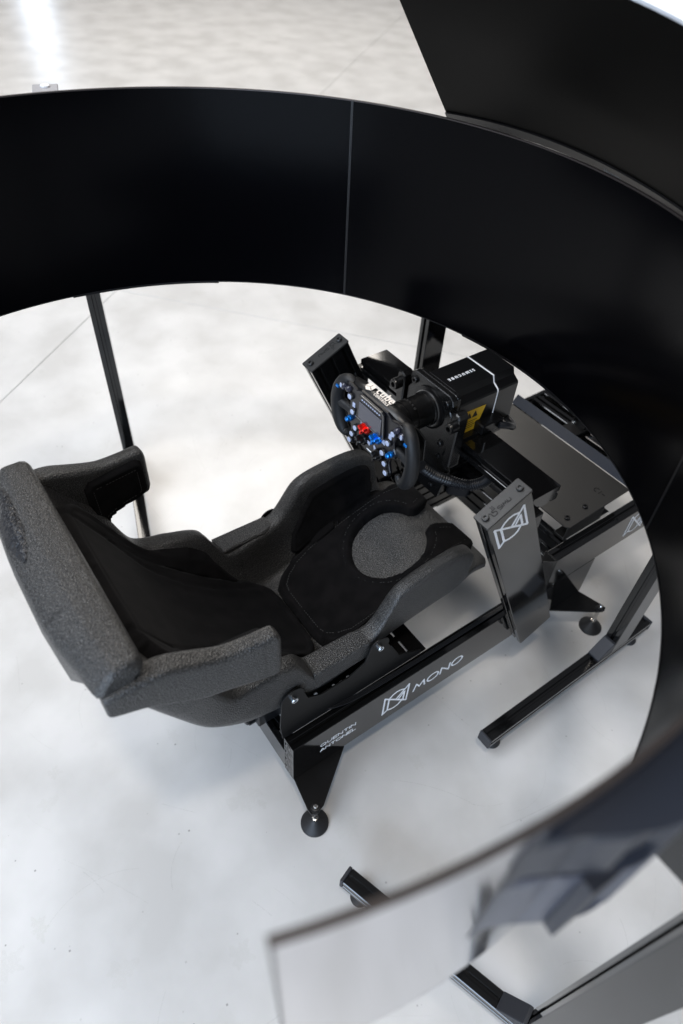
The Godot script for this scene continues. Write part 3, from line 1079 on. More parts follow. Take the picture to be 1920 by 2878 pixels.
# padded cover: outline and holes in surface metres, swelling up from the surface that on() gives
func pad(outline: PackedVector2Array, holes: Array, on: Callable, outward: Vector3, thick: float, roll: float, cell: float, groove: Array = [], sink := 0.003) -> MB:
	var loops := [outline] + holes
	var lo := outline[0]
	var hi := outline[0]
	for p in outline:
		lo = lo.min(p)
		hi = hi.max(p)
	lo -= Vector2(cell, cell)
	hi += Vector2(cell, cell)
	var nx := int((hi.x - lo.x) / cell) + 1
	var ny := int((hi.y - lo.y) / cell) + 1
	var pos := []
	var keep := PackedByteArray()
	var dist := PackedFloat32Array()
	for j in ny + 1:
		for i in nx + 1:
			var p := lo + Vector2(i, j) * cell
			var best := 1e9
			var near := p
			for l in loops:
				for k in l.size():
					var q := Geometry2D.get_closest_point_to_segment(p, l[k], l[(k + 1) % l.size()])
					var dd := p.distance_squared_to(q)
					if dd < best:
						best = dd
						near = q
			best = sqrt(best)
			var ins := Geometry2D.is_point_in_polygon(p, outline)
			for h in holes:
				if Geometry2D.is_point_in_polygon(p, h):
					ins = false
			if best < cell * 0.72:
				p = near
				best = 0.0
				keep.append(1)
			else:
				keep.append(1 if ins else 0)
			pos.append(p)
			dist.append(best)
	var mb := MB.new()
	var id := PackedInt32Array()
	id.resize(pos.size())
	for i in pos.size():
		if keep[i]:
			var p: Vector2 = pos[i]
			var a: Vector3 = on.call(p)
			var e := 0.004
			var n := ((on.call(p + Vector2(e, 0)) - on.call(p - Vector2(e, 0))) as Vector3).cross(on.call(p + Vector2(0, e)) - on.call(p - Vector2(0, e)))
			n = n.normalized() if n.length() > 1e-9 else outward
			if n.dot(outward) < 0.0:
				n = -n
			var f := clampf(dist[i] / roll, 0.0, 1.0)
			var h := -sink + (thick + sink) * sqrt(1.0 - (1.0 - f) * (1.0 - f))
			h -= 0.0028 * exp(-pow((dist[i] - roll * 1.7) / 0.0035, 2.0))
			for gl in groove:
				for k in gl.size() - 1:
					var q := seg_dist(p, gl[k], gl[k + 1])
					if q < 0.02:
						h -= 0.004 * exp(-q * q / 0.00002)
			id[i] = mb.pt(a + n * h)
	for j in ny:
		for i in nx:
			var a := j * (nx + 1) + i
			var q := [a, a + 1, a + nx + 2, a + nx + 1]
			for tri3 in [[0, 1, 2], [0, 2, 3]]:
				var ok := true
				var mid := Vector2.ZERO
				for k in tri3:
					if not keep[q[k]]:
						ok = false
					mid += pos[q[k]]
				if ok:
					mid /= 3.0
					if not Geometry2D.is_point_in_polygon(mid, outline):
						ok = false
					for h in holes:
						if Geometry2D.is_point_in_polygon(mid, h):
							ok = false
				if ok:
					mb.tri(id[q[tri3[0]]], id[q[tri3[1]]], id[q[tri3[2]]], 0)
	# wind the sheet so that its front looks outward
	var s := 0.0
	for i in mb.t.size() / 3:
		s += (mb.v[mb.t[i * 3 + 1]] - mb.v[mb.t[i * 3]]).cross(mb.v[mb.t[i * 3 + 2]] - mb.v[mb.t[i * 3]]).dot(outward)
	if s > 0.0:
		mb.flip(0)
	return mb

func stitching(outline: PackedVector2Array, inset: float, on: Callable, outward: Vector3, lift: float) -> MB:
	var mb := MB.new()
	for poly in Geometry2D.offset_polygon(outline, -inset, Geometry2D.JOIN_ROUND):
		var run := 0.0
		for k in poly.size():
			var a: Vector2 = poly[k]
			var b: Vector2 = poly[(k + 1) % poly.size()]
			var L := a.distance_to(b)
			var s := fposmod(-run, 0.0075)
			while s + 0.0045 < L:
				var p: Vector3 = on.call(a.lerp(b, s / L))
				var q: Vector3 = on.call(a.lerp(b, (s + 0.0045) / L))
				var d := q - p
				var n := (outward - d * outward.dot(d) / maxf(1e-9, d.length_squared())).normalized()
				var x := Transform3D(Basis(d.normalized(), n, d.normalized().cross(n)), (p + q) / 2 + n * lift)
				mb.box(Vector3.ZERO, Vector3(d.length(), 0.0009, 0.0011), 0.0003, x)
				s += 0.0075
			run += L
	return mb

func head_rear(x: float) -> float:
	return -0.003 - 0.027 * smoothstep(0.1, 0.278, absf(x))

func seat() -> void:
	var o := thing("bucket_seat", "black racing bucket seat with speckled shell and suede pads", "seat")
	var S := func(a: Array) -> void:
		var row := []
		for i in a.size() / 3:
			row.append(Vector3(a[i * 3], a[i * 3 + 1], a[i * 3 + 2]))
		SEC.append(row)
	#        middle            floor             floor edge         wall               rim inner          rim outer          outer wall         outer corner       under
	S.call([0, .366, -1.106, .08, .366, -1.106, .13, .369, -1.103, .148, .372, -1.1, .160, .375, -1.096, .172, .37, -1.09, .173, .362, -1.088, .165, .352, -1.09, 0, .346, -1.095])
	S.call([0, .43, -1.04, .08, .43, -1.04, .14, .43, -1.04, .158, .432, -1.035, .172, .43, -1.03, .195, .424, -1.022, .19, .40, -1.02, .168, .365, -1.02, 0, .35, -1.02])
	S.call([0, .442, -.975, .08, .442, -.975, .145, .442, -.975, .165, .444, -.972, .182, .446, -.969, .204, .441, -.966, .20, .405, -.968, .174, .35, -.968, 0, .33, -.968])
	S.call([0, .438, -.935, .08, .438, -.935, .146, .439, -.935, .174, .488, -.945, .190, .545, -.953, .224, .54, -.953, .214, .45, -.955, .178, .345, -.94, 0, .32, -.94])
	S.call([0, .416, -.875, .08, .416, -.875, .148, .418, -.875, .178, .495, -.888, .194, .578, -.9, .229, .578, -.9, .215, .46, -.895, .178, .337, -.885, 0, .315, -.885])
	S.call([0, .386, -.80, .08, .386, -.80, .150, .389, -.80, .180, .475, -.802, .196, .578, -.805, .231, .578, -.80, .216, .44, -.795, .178, .327, -.795, 0, .305, -.795])
	S.call([0, .350, -.718, .08, .350, -.718, .152, .354, -.718, .181, .44, -.715, .197, .556, -.715, .233, .556, -.71, .22, .43, -.70, .18, .310, -.70, 0, .285, -.70])
	S.call([0, .318, -.645, .08, .318, -.645, .152, .322, -.645, .180, .385, -.645, .197, .464, -.646, .240, .461, -.64, .228, .39, -.635, .185, .300, -.635, 0, .278, -.635])
	S.call([0, .302, -.578, .08, .302, -.577, .148, .308, -.572, .172, .375, -.56, .187, .449, -.55, .242, .447, -.545, .238, .39, -.54, .195, .297, -.54, 0, .276, -.555])
	S.call([0, .320, -.515, .08, .321, -.514, .143, .332, -.508, .168, .39, -.493, .184, .447, -.475, .243, .443, -.47, .240, .39, -.455, .205, .315, -.45, 0, .285, -.46])
	S.call([0, .392, -.418, .08, .395, -.418, .145, .415, -.413, .178, .472, -.42, .203, .528, -.426, .241, .524, -.420, .244, .45, -.40, .216, .36, -.37, 0, .34, -.355])
	S.call([0, .475, -.325, .08, .478, -.325, .155, .50, -.318, .187, .53, -.333, .207, .556, -.352, .246, .553, -.346, .254, .50, -.305, .236, .43, -.28, 0, .41, -.26])
	S.call([0, .575, -.238, .08, .577, -.237, .165, .585, -.235, .20, .582, -.252, .222, .579, -.268, .258, .577, -.262, .266, .555, -.215, .247, .53, -.195, 0, .51, -.17])
	S.call([0, .70, -.168, .08, .701, -.167, .165, .702, -.166, .222, .70, -.182, .252, .70, -.212, .280, .70, -.205, .282, .685, -.15, .257, .665, -.13, 0, .655, -.095])
	S.call([0, .80, -.118, .08, .80, -.118, .165, .80, -.118, .225, .80, -.13, .262, .80, -.15, .287, .80, -.145, .282, .79, -.10, .262, .775, -.08, 0, .77, -.045])
	S.call([0, .852, -.10, .08, .85, -.10, .165, .845, -.10, .225, .84, -.112, .255, .835, -.12, .275, .83, -.11, .27, .825, -.08, .255, .82, -.06, 0, .83, -.02])
	var run := 0.0
	for i in SEC.size():
		if i > 0:
			run += SEC[i][0].distance_to(SEC[i - 1][0])
		ARC.append(run)
	# the shell as one closed loft
	var rows := []
	var steps := 8
	for i in (SEC.size() - 1) * steps + 1:
		var r := station(float(i) / steps)
		var half := []
		var sub := 4
		for k in r.size() - 1:
			for q in sub:
				half.append(crvt(0.26, r[maxi(k - 1, 0)] if k > 0 else Vector3(-r[1].x, r[1].y, r[1].z), r[k], r[k + 1], r[k + 2] if k + 2 < r.size() else Vector3(-r[k].x, r[k].y, r[k].z), float(q) / sub))
		half.append(r[-1])
		var row := []
		for p in half:
			row.append(p)
		for k in range(half.size() - 2, 0, -1):
			row.append(Vector3(-half[k].x, half[k].y, half[k].z))
		rows.append(row)
	obj("seat_shell", MB.new().loft(rows, true, true, 0), M.shell, o)

	# headrest block across the top
	var hb := []
	for x in [-0.278, -0.274, -0.262, -0.225, -0.15, -0.075, 0.0, 0.075, 0.15, 0.225, 0.262, 0.274, 0.278]:
		var ax := absf(x)
		var zr := head_rear(x)
		var zt := -0.056 - 0.006 * smoothstep(0.1, 0.278, ax)
		var k := 0.012 if ax > 0.276 else 0.003 if ax > 0.27 else 0.0
		var zf := -0.113 + k
		zr -= k
		var yt := 0.892 - k
		var dip := 0.112 * smoothstep(0.13, 0.265, ax)
		hb.append([
			Vector3(x, 0.80 + dip * 0.5, zf + 0.008), Vector3(x, 0.85 + dip * 0.12, zf + 0.002), Vector3(x, yt - 0.013, zf - 0.001), Vector3(x, yt - 0.004, zf + 0.003), Vector3(x, yt, zf + 0.012),
			Vector3(x, yt, zt - 0.008), Vector3(x, yt - 0.002, zt), Vector3(x, lerpf(yt, 0.856, 0.5), lerpf(zt, zr, 0.5)), Vector3(x, 0.860, zr - 0.005), Vector3(x, 0.850, zr), Vector3(x, 0.80 + dip * 0.42, zr + 0.002), Vector3(x, 0.735 + dip, zr - 0.002), Vector3(x, 0.72 + dip, zr - 0.012), Vector3(x, 0.73 + dip, zr - 0.04)])
	var hd := obj("headrest", MB.new().loft(hb, true, true, 0), M.shell, o)
	# rough hollow in the sloping back of the headrest
	var rr := []
	for q in [[-0.235, 0.45, 0.60], [-0.20, 0.18, 0.80], [-0.15, 0.15, 0.86], [-0.10, 0.15, 0.86], [-0.06, 0.3, 0.75], [-0.03, 0.5, 0.62]]:
		var zr := head_rear(q[0])
		var lo := Vector3(q[0], lerpf(0.892, 0.857, q[1]) + 0.001, lerpf(-0.057, zr, q[1]) + 0.001)
		var hi := Vector3(q[0], lerpf(0.892, 0.857, q[2]) + 0.001, lerpf(-0.057, zr, q[2]) + 0.001)
		rr.append([lo, hi, hi - Vector3(0, 0.004, 0.003), lo - Vector3(0, 0.004, 0.003)])
	obj("rear_hollow", MB.new().loft(rr, true, true, 0), M.hollow, hd)
	for s in [-1, 1]:
		# flat ledge for the belts beside the hips
		obj("hip_ledge", MB.new().prism(vec2s([[0.188, 0.468], [0.246, 0.464], [0.244, 0.622], [0.205, 0.632], [0.192, 0.60]]), 0.06, Transform3D(Basis(Vector3(s, 0, 0), Vector3(0, 0, -1), Vector3(0, s, 0)) if s > 0 else Basis(Vector3(-1, 0, 0), Vector3(0, 0, -1), Vector3(0, 1, 0)), Vector3(0, 0.399, 0)), 0.0035), M.shell, o)
		# shoulder wings
		var wr := []
		var W := [[-0.035, 0.252, 0.284, 0.795, 0.838], [-0.042, 0.248, 0.288, 0.787, 0.846], [-0.09, 0.247, 0.291, 0.77, 0.850], [-0.14, 0.248, 0.294, 0.742, 0.846], [-0.19, 0.253, 0.297, 0.712, 0.826], [-0.24, 0.262, 0.300, 0.697, 0.808], [-0.29, 0.268, 0.304, 0.683, 0.804], [-0.325, 0.271, 0.307, 0.675, 0.804], [-0.338, 0.272, 0.307, 0.677, 0.802], [-0.345, 0.277, 0.302, 0.688, 0.79]]
		for w in W:
			var row := []
			for p in rounded(w[2] - w[1], w[4] - w[3], minf(0.0125, (w[2] - w[1]) * 0.42)):
				row.append(Vector3(s * (p.x + (w[1] + w[2]) / 2), p.y + (w[3] + w[4]) / 2, w[0]))
			wr.append(row)
		# finer along the length
		var fine := []
		for i in wr.size() - 1:
			for q in 4:
				var row := []
				for k in wr[0].size():
					row.append(crv(wr[maxi(i - 1, 0)][k], wr[i][k], wr[i + 1][k], wr[mini(i + 2, wr.size() - 1)][k], q / 4.0))
				fine.append(row)
		fine.append(wr[-1])
		var wing := obj("shoulder_wing", MB.new().loft(fine, true, true, 0), M.shell, o)
		obj("strap_slot", MB.new().prism(rounded(0.006, 0.085, 0.0028), 0.001, face(Vector3(s * 0.3055, 0.74, -0.322), Vector3(0, 0, -s), Vector3.UP), 0.0003), M.engrave, wing)
		# pad inside the wing
		var PW := vec2s([[-0.192, 0.775], [-0.205, 0.79], [-0.235, 0.789], [-0.32, 0.791], [-0.334, 0.78], [-0.336, 0.70], [-0.328, 0.69], [-0.31, 0.682], [-0.262, 0.676], [-0.238, 0.665], [-0.232, 0.64], [-0.23, 0.615], [-0.212, 0.61], [-0.196, 0.66]])
		var onw := func(p: Vector2) -> Vector3:
			var f := clampf((p.x + 0.345) / 0.15, 0.0, 1.0)
			return Vector3(s * lerpf(0.2725, 0.256, f), p.y, p.x)
		obj("shoulder_pad", pad(PW, [], onw, Vector3(-s, 0, 0), 0.013, 0.011, 0.006), M.suede, wing)
		obj("stitching", stitching(PW, 0.019, onw, Vector3(-s, 0, 0), 0.0125), M.thread, wing).set_meta("kind", "stuff")
		# thigh pad on the inner wall
		var l0 := len_at(3.25)
		var l1 := len_at(6.75)
		var hgt := 0.15
		var PT := vec2s([[l0, 0.02], [l0 - 0.003, 0.06], [l0 + 0.005, 0.112], [l0 + 0.02, 0.126], [l0 + 0.05, 0.13], [len_at(5.7), 0.128], [l1 - 0.012, 0.078], [l1, 0.04], [l1 - 0.002, 0.025], [l1 - 0.02, 0.015], [l0 + 0.012, 0.012]])
		var ont := func(p: Vector2) -> Vector3:
			return wall(s, clampf(p.y / hgt, 0.0, 1.0), p.x)
		obj("thigh_pad", pad(PT, [], ont, Vector3(-s, 0.3, 0), 0.011, 0.010, 0.006), M.suede, o)

	# seat cushion with its round cut-out
	var zl := func(z: float) -> float:
		for i in SEC.size() - 1:
			if z <= SEC[i + 1][0].z and z >= SEC[i][0].z:
				return len_at(i + (z - SEC[i][0].z) / (SEC[i + 1][0].z - SEC[i][0].z))
		return 0.0
	var C := []
	var right := [[0.033, -0.972], [0.027, -0.985], [0.027, -1.0], [0.04, -1.03], [0.05, -1.047], [0.135, -1.05], [0.15, -1.04], [0.154, -1.02], [0.157, -0.95], [0.162, -0.85], [0.166, -0.75], [0.163, -0.70], [0.156, -0.655], [0.137, -0.612], [0.108, -0.583], [0.075, -0.5745], [0.0, -0.573]]
	var hole := []
	for i in 17:
		var a := deg_to_rad(lerpf(18, 180, i / 16.0))
		hole.append([sin(a) * 0.098, -0.874 - cos(a) * 0.101])
	var outl := PackedVector2Array()
	for i in range(hole.size() - 1, -1, -1):
		outl.append(Vector2(hole[i][0], zl.call(hole[i][1])))
	for p in right:
		outl.append(Vector2(p[0], zl.call(p[1])))
	var n0 := outl.size()
	for i in range(n0 - 2, 0, -1):
		outl.append(Vector2(-outl[i].x, outl[i].y))
	# the two halves meet behind the hole: cut open by a hair
	var both := PackedVector2Array()
	for i in n0:
		both.append(outl[i])
	for i in range(n0 - 2, 0, -1):
		both.append(Vector2(-outl[i].x, outl[i].y))
	var onp := func(p: Vector2) -> Vector3:
		return inner(p.x, p.y)
	obj("seat_cushion", pad(both, [], onp, Vector3(0, 1, 0.1), 0.024, 0.014, 0.006), M.suede, o)
	obj("stitching", stitching(both, 0.026, onp, Vector3(0, 1, 0.1), 0.0235), M.thread, o).set_meta("kind", "stuff")

	# back cushion
	var bc := [[0.0, 8.14], [0.075, 8.15], [0.108, 8.25], [0.13, 8.5], [0.145, 8.9], [0.155, 9.25], [0.168, 9.6], [0.186, 10.0], [0.196, 10.5], [0.199, 11.0], [0.205, 11.5], [0.213, 12.0], [0.226, 12.6], [0.236, 13.1], [0.226, 13.75], [0.20, 14.2], [0.15, 14.42], [0.08, 14.5], [0.0, 14.52]]
	var bo := PackedVector2Array()
	for p in bc:
		bo.append(Vector2(p[0], len_at(p[1])))
	for i in range(bc.size() - 2, 0, -1):
		bo.append(Vector2(-bc[i][0], len_at(bc[i][1])))
	var grooves := []
	for s in [-1.0, 1.0]:
		var gl := []
		for q in [[0.122, 8.9], [0.113, 9.6], [0.108, 10.4], [0.112, 11.2], [0.135, 12.2], [0.17, 13.0], [0.165, 14.3]]:
			gl.append(Vector2(s * q[0], len_at(q[1])))
		grooves.append(gl)
	obj("back_cushion", pad(bo, [], onp, Vector3(0, 0.7, -0.7), 0.026, 0.017, 0.0075, grooves), M.suede, o)

# ---------------------------------------------------------------- wheel base
func wheel_base() -> void:
	var o := thing("wheel_base_motor", "black square motor with a white stripe and yellow warning label behind the steering wheel", "wheel motor", Vector3(0, 0.857, -0.935))
	var fz := func(z: float) -> Transform3D:
		return Transform3D(Basis.IDENTITY, Vector3(0, 0, z))
	var oct := vec2s([[-0.06, 0.072], [0.058, 0.072], [0.07, 0.064], [0.074, 0.052], [0.068, 0.034], [0.078, 0.018], [0.078, -0.06], [0.07, -0.09], [-0.07, -0.09], [-0.078, -0.06], [-0.078, 0.018], [-0.068, 0.034], [-0.074, 0.052], [-0.07, 0.064]])
	obj("front_plate", MB.new().prism(oct, 0.016, fz.call(-0.016), 0.002), M.plate, o)
	obj("flange", MB.new().prism(rounded(0.138, 0.138, 0.012), 0.012, fz.call(-0.0285), 0.002), M.plate, o)
	for p in [[-0.055, 0.05], [0.055, 0.05], [0.055, -0.062], [-0.055, -0.062]]:
		bolt(o, Vector3(p[0], p[1], 0.0), Vector3(0, 0, 1), 0.0085, 0.006, M.motor)
	# body with stepped corners
	var body := vec2s([[-0.044, 0.066], [0.044, 0.066], [0.05, 0.05], [0.066, 0.04], [0.068, 0.035], [0.068, -0.06], [0.064, -0.066], [-0.064, -0.066], [-0.068, -0.06], [-0.068, 0.035], [-0.066, 0.04], [-0.05, 0.05]])
	obj("motor_body", MB.new().prism(body, 0.118, fz.call(-0.1475), 0.001), M.motor, o)
	var st := PackedVector2Array()
	for p in body:
		st.append(p * 1.004)
	obj("white_stripe", MB.new().prism(st, 0.003, fz.call(-0.151), 0.0), M.white, o)
	obj("rear_body", MB.new().prism(body, 0.066, fz.call(-0.2175), 0.002), M.motor, o)
	lettering("motor_lettering", text_mesh("S I M U C U B E", 0.0118), M.white, o, Transform3D(Basis(Vector3(0, 0, 1), Vector3(1, 0, 0), Vector3(0, 1, 0)), Vector3(0.004, 0.0664, -0.085)))
	# warning label on the near side
	var lx := face(Vector3(0.0682, -0.052, -0.045), Vector3(0, 0, -1), Vector3.UP)
	var lb := obj("warning_label", MB.new().prism(vec2s([[-0.012, 0.0], [0.052, -0.002], [0.072, 0.063], [-0.012, 0.066]]), 0.0005, lx), M.yellow, o)
	var ic := []
	for k in 3:
		var cx := 0.002 + k * 0.019
		ic.append([[cx - 0.008, 0.042], [cx, 0.058], [cx + 0.008, 0.042], [cx - 0.008, 0.042], [cx, 0.058]])
		ic.append([[cx + 0.001, 0.053], [cx - 0.0015, 0.0485], [cx + 0.0012, 0.048], [cx - 0.001, 0.044]])
	obj("warning_sign", strokes(ic, 1.0, 0.0013, Transform3D(lx.basis, lx.origin + Vector3(0.0006, 0, 0)), 0.0003), M.ink, lb)
	var tl := []
	for k in 4:
		tl.append([[0.008, 0.032 - k * 0.006], [0.05 - (k % 2) * 0.01, 0.032 - k * 0.006]])
	obj("small_print", strokes(tl, 1.0, 0.0016, Transform3D(lx.basis, lx.origin + Vector3(0.0006, 0, 0)), 0.0003), M.ink, lb)
	# shaft and quick-release hub
	var rx := Transform3D(Basis(Vector3(1, 0, 0), PI / 2), Vector3(0, 0.006, 0))
	obj("collar", MB.new().lathe([Vector2(0.052, -0.001), Vector2(0.052, 0.004), Vector2(0.046, 0.0055)], rx, 40), M.motor, o)
	obj("shaft", MB.new().lathe([Vector2(0.039, 0.004), Vector2(0.0415, 0.006), Vector2(0.0415, 0.012), Vector2(0.0385, 0.014), Vector2(0.0385, 0.06), Vector2(0.0365, 0.061), Vector2(0.0365, 0.064), Vector2(0.04, 0.066), Vector2(0.04, 0.081), Vector2(0.0375, 0.082), Vector2(0.0375, 0.0855), Vector2(0.04, 0.087), Vector2(0.04, 0.104), Vector2(0.036, 0.106), Vector2(0.036, 0.118)], rx, 44), M.plate, o)
	obj("silver_ring", MB.new().lathe([Vector2(0.0435, 0.0035), Vector2(0.0435, 0.0072), Vector2(0.041, 0.0074)], rx, 44), M.cut, o)
	for k in 5:
		var a := deg_to_rad(60 + k * 14.0)
		obj("release_ball", MB.new().lathe([Vector2(0.0001, -0.004), Vector2(0.004, 0.0), Vector2(0.0001, 0.004)], Transform3D(Basis.IDENTITY, Vector3(cos(a) * 0.0385, 0.006 + sin(a) * 0.0385, 0.0625)), 10), M.engrave, o)
	# clamp lugs and knobs on both sides
	for s in [-1, 1]:
		obj("side_clamp", MB.new().prism(vec2s([[0, 0.045], [0.012, 0.052], [0.022, 0.05], [0.026, 0.04], [0.022, -0.10], [0, -0.11]]), 0.03, Transform3D(Basis(Vector3(s, 0, 0), Vector3.UP, Vector3(0, 0, s)), Vector3(s * 0.082, 0, -0.02 if s > 0 else 0.01)), 0.003), M.plate, o)
		bolt(o, Vector3(s * 0.098, 0.02, 0.008), Vector3(0, 0, 1), 0.0135, 0.022, M.motor, "clamp_knob")
	# bracket down to the deck
	for s in [-1, 1]:
		obj("mount_side_plate", MB.new().prism(vec2s([[-0.02, -0.05], [-0.175, -0.05], [-0.175, -0.077], [-0.045, -0.077], [-0.045, -0.13], [0.0, -0.13], [0.0, -0.06]]), 0.008, Transform3D(Basis(Vector3(0, 0, 1), Vector3.UP, Vector3(-1, 0, 0)), Vector3(s * 0.082 + 0.004, 0, 0)), 0.001), M.plate, o)
	obj("mount_front_plate", MB.new().prism(vec2s([[-0.072, -0.088], [0.072, -0.088], [0.088, -0.14], [0.07, -0.235], [-0.07, -0.235], [-0.088, -0.14]]), 0.012, fz.call(-0.02), 0.0015), M.plate, o)
	for p in [[-0.05, -0.11], [0.05, -0.11], [-0.05, -0.165], [0.05, -0.165], [-0.045, -0.21], [0.045, -0.21]]:
		bolt(o, Vector3(p[0], p[1], -0.008), Vector3(0, 0, 1), 0.0062, 0.004, M.motor)
	obj("mount_base", MB.new().box(Vector3(0, -0.0775, -0.105), Vector3(0.17, 0.006, 0.13), 0.001, Transform3D(Basis.IDENTITY, Vector3(0, 0.024, 0))), M.plate, o)
	# power box under the motor
	var b := thing("control_box", "small black box on the deck under the motor", "control box", Vector3(0.066, 0.801, -1.062))
	obj("case", MB.new().box(Vector3(0, 0.015, 0), Vector3(0.06, 0.028, 0.07), 0.003), M.motor, b)

# ---------------------------------------------------------------- steering wheel
func wheel() -> void:
	var o := thing("steering_wheel", "black formula style steering wheel with a small screen, coloured knobs and grips", "steering wheel", Vector3(0, 0.865, -0.775))
	# centre plate: right half outline, mirrored
	var half := [[0.0, 0.080], [0.046, 0.080], [0.062, 0.072], [0.09, 0.077], [0.104, 0.072], [0.106, 0.058], [0.094, 0.048], [0.083, 0.038], [0.079, 0.022], [0.081, 0.006], [0.088, -0.004], [0.086, -0.02], [0.073, -0.03], [0.071, -0.045], [0.079, -0.066], [0.075, -0.080], [0.062, -0.081], [0.052, -0.066], [0.045, -0.058], [0.028, -0.062], [0.012, -0.064], [0.0, -0.064]]
	var P := PackedVector2Array()
	for p in half:
		P.append(Vector2(p[0], p[1]))
	for i in range(half.size() - 2, 0, -1):
		P.append(Vector2(-half[i][0], half[i][1]))
	obj("face_plate", MB.new().prism(P, 0.008, Transform3D(Basis.IDENTITY, Vector3(0, 0, 0.0)), 0.0015), M.wheel_face, o)
	# rear housing, with a sloping top
	var ho := []
	for r in [[0.0, 0.97, 0.0], [-0.006, 1.0, 0.002], [-0.022, 0.99, 0.004], [-0.036, 0.80, -0.002], [-0.042, 0.62, -0.006]]:
		var row := []
		for p in [[0.0, 0.081], [0.05, 0.081], [0.098, 0.072], [0.103, 0.055], [0.08, 0.03], [0.078, 0.0], [0.06, -0.05], [0.0, -0.055], [-0.06, -0.05], [-0.078, 0.0], [-0.08, 0.03], [-0.103, 0.055], [-0.098, 0.072], [-0.05, 0.081]]:
			row.append(Vector3(p[0] * r[1], p[1] * r[1] + r[2], r[0]))
		ho.append(row)
	obj("rear_housing", MB.new().loft(ho, true, true, 0), M.wheel_body, o)
	# logo on the top edge
	var tf := face(Vector3(-0.006, 0.0858, -0.013), Vector3(1, 0, 0), Vector3(0, 0.15, -1.0))
	lettering("logo_lettering", text_mesh("cube", 0.024, true, 0.0006), M.cream, o, Transform3D(tf.basis, tf.origin + tf.basis.x * 0.013 + tf.basis.y * 0.006))
	lettering("logo_lettering", text_mesh("CONTROLS", 0.0095, true, 0.0006), M.cream, o, Transform3D(tf.basis, tf.origin + tf.basis.x * 0.013 - tf.basis.y * 0.0075))
	var hx := MB.new()
	var hc := tf.origin - tf.basis.x * 0.034
	for k in 3:
		var q := PackedVector2Array()
		q.append(Vector2.ZERO + Vector2(0.0008, 0).rotated(deg_to_rad(150 + k * 120)))
		for e in 3:
			var a := deg_to_rad(90 + k * 120 + e * 60)
			q.append(Vector2(cos(a), sin(a)) * 0.0115 + Vector2(0.001, 0).rotated(deg_to_rad(150 + k * 120)))
		hx.prism(q, 0.0006, Transform3D(tf.basis, hc))
	obj("logo_emblem", hx, M.cream, o)
	# display
	var fp := func(x: float, y: float, z: float) -> Transform3D:
		return Transform3D(Basis.IDENTITY, Vector3(x, y, z))
	obj("display_surround", MB.new().prism(vec2s([[-0.05, 0.012], [-0.043, 0.073], [-0.036, 0.077], [0.036, 0.077], [0.043, 0.073], [0.05, 0.012]]), 0.006, fp.call(0, 0, 0.0084), 0.0015), M.wheel_face, o)
	var d := obj("display", MB.new().prism(rounded(0.079, 0.044, 0.002), 0.0012, fp.call(0, 0.0375, 0.0146), 0.0004), M.lcd, o)
	for k in 9:
		obj("shift_light", MB.new().prism(rounded(0.0045, 0.0028, 0.001), 0.0008, fp.call(-0.03 + k * 0.0075, 0.0675, 0.0146)), M.label, o)
	obj("display_edge", strokes([[[-0.05, 0.0125], [0.05, 0.0125]], [[-0.036, 0.0765], [0.036, 0.0765]], [[0.0365, 0.0765], [0.043, 0.072], [0.0495, 0.016]]], 1.0, 0.0018, fp.call(0, 0, 0.0146), 0.001), M.cut, o)
	for s in [-1, 1]:
		# lettered push buttons: clear collar and pale cap
		for p in [[0.077, 0.047], [0.064, 0.013], [0.050, -0.024], [0.061, -0.048], [0.068, -0.070]]:
			var bt := obj("button", MB.new().lathe([Vector2(0.0088, 0.0), Vector2(0.0088, 0.004), Vector2(0.0072, 0.0058)], Transform3D(Basis(Vector3(1, 0, 0), PI / 2), Vector3(s * p[0], p[1], 0.008)), 22), M.wheel_body, o)
			obj("cap", MB.new().lathe([Vector2(0.0064, 0.004), Vector2(0.0064, 0.0064), Vector2(0.0056, 0.007)], Transform3D(Basis(Vector3(1, 0, 0), PI / 2), Vector3(s * p[0], p[1], 0.008)), 20), M.label, bt)
		obj("label_plate", MB.new().prism(rounded(0.0095, 0.0125, 0.001), 0.0012, fp.call(s * 0.0655, 0.0295, 0.0082), 0.0003), M.label, o)
		for p in [[0.086, 0.061, 0.0075], [0.104, 0.058, 0.0085]]:
			var bt := obj("clear_button", MB.new().lathe([Vector2(p[2], 0.0), Vector2(p[2], 0.005), Vector2(p[2] * 0.7, 0.009), Vector2(0.0001, 0.0105)], Transform3D(Basis(Vector3(1, 0, 0), PI / 2), Vector3(s * p[0], p[1], 0.007)), 22), M.clear_cap, o)
		obj("label_plate", MB.new().prism(rounded(0.0065, 0.0115, 0.003), 0.0012, fp.call(s * 0.107, 0.061, 0.0165), 0.0003), M.label, o)
		# thumb wheels and top rockers in blue
		var tw := obj("thumb_knob", MB.new().lathe([Vector2(0.0075, 0.0), Vector2(0.0075, 0.005), Vector2(0.0062, 0.006), Vector2(0.0062, 0.012), Vector2(0.004, 0.014), Vector2(0.0001, 0.0142)], Transform3D(Basis(Vector3(1, 0, 0), PI / 2), Vector3(s * 0.0745, -0.0125, 0.008)), 20), M.blue, o)
		obj("rocker", MB.new().box(Vector3(s * 0.121, 0.050, 0.012), Vector3(0.011, 0.008, 0.012), 0.002), M.blue, o)
		# grip, bent round the side
		var path := []
		var rad := []
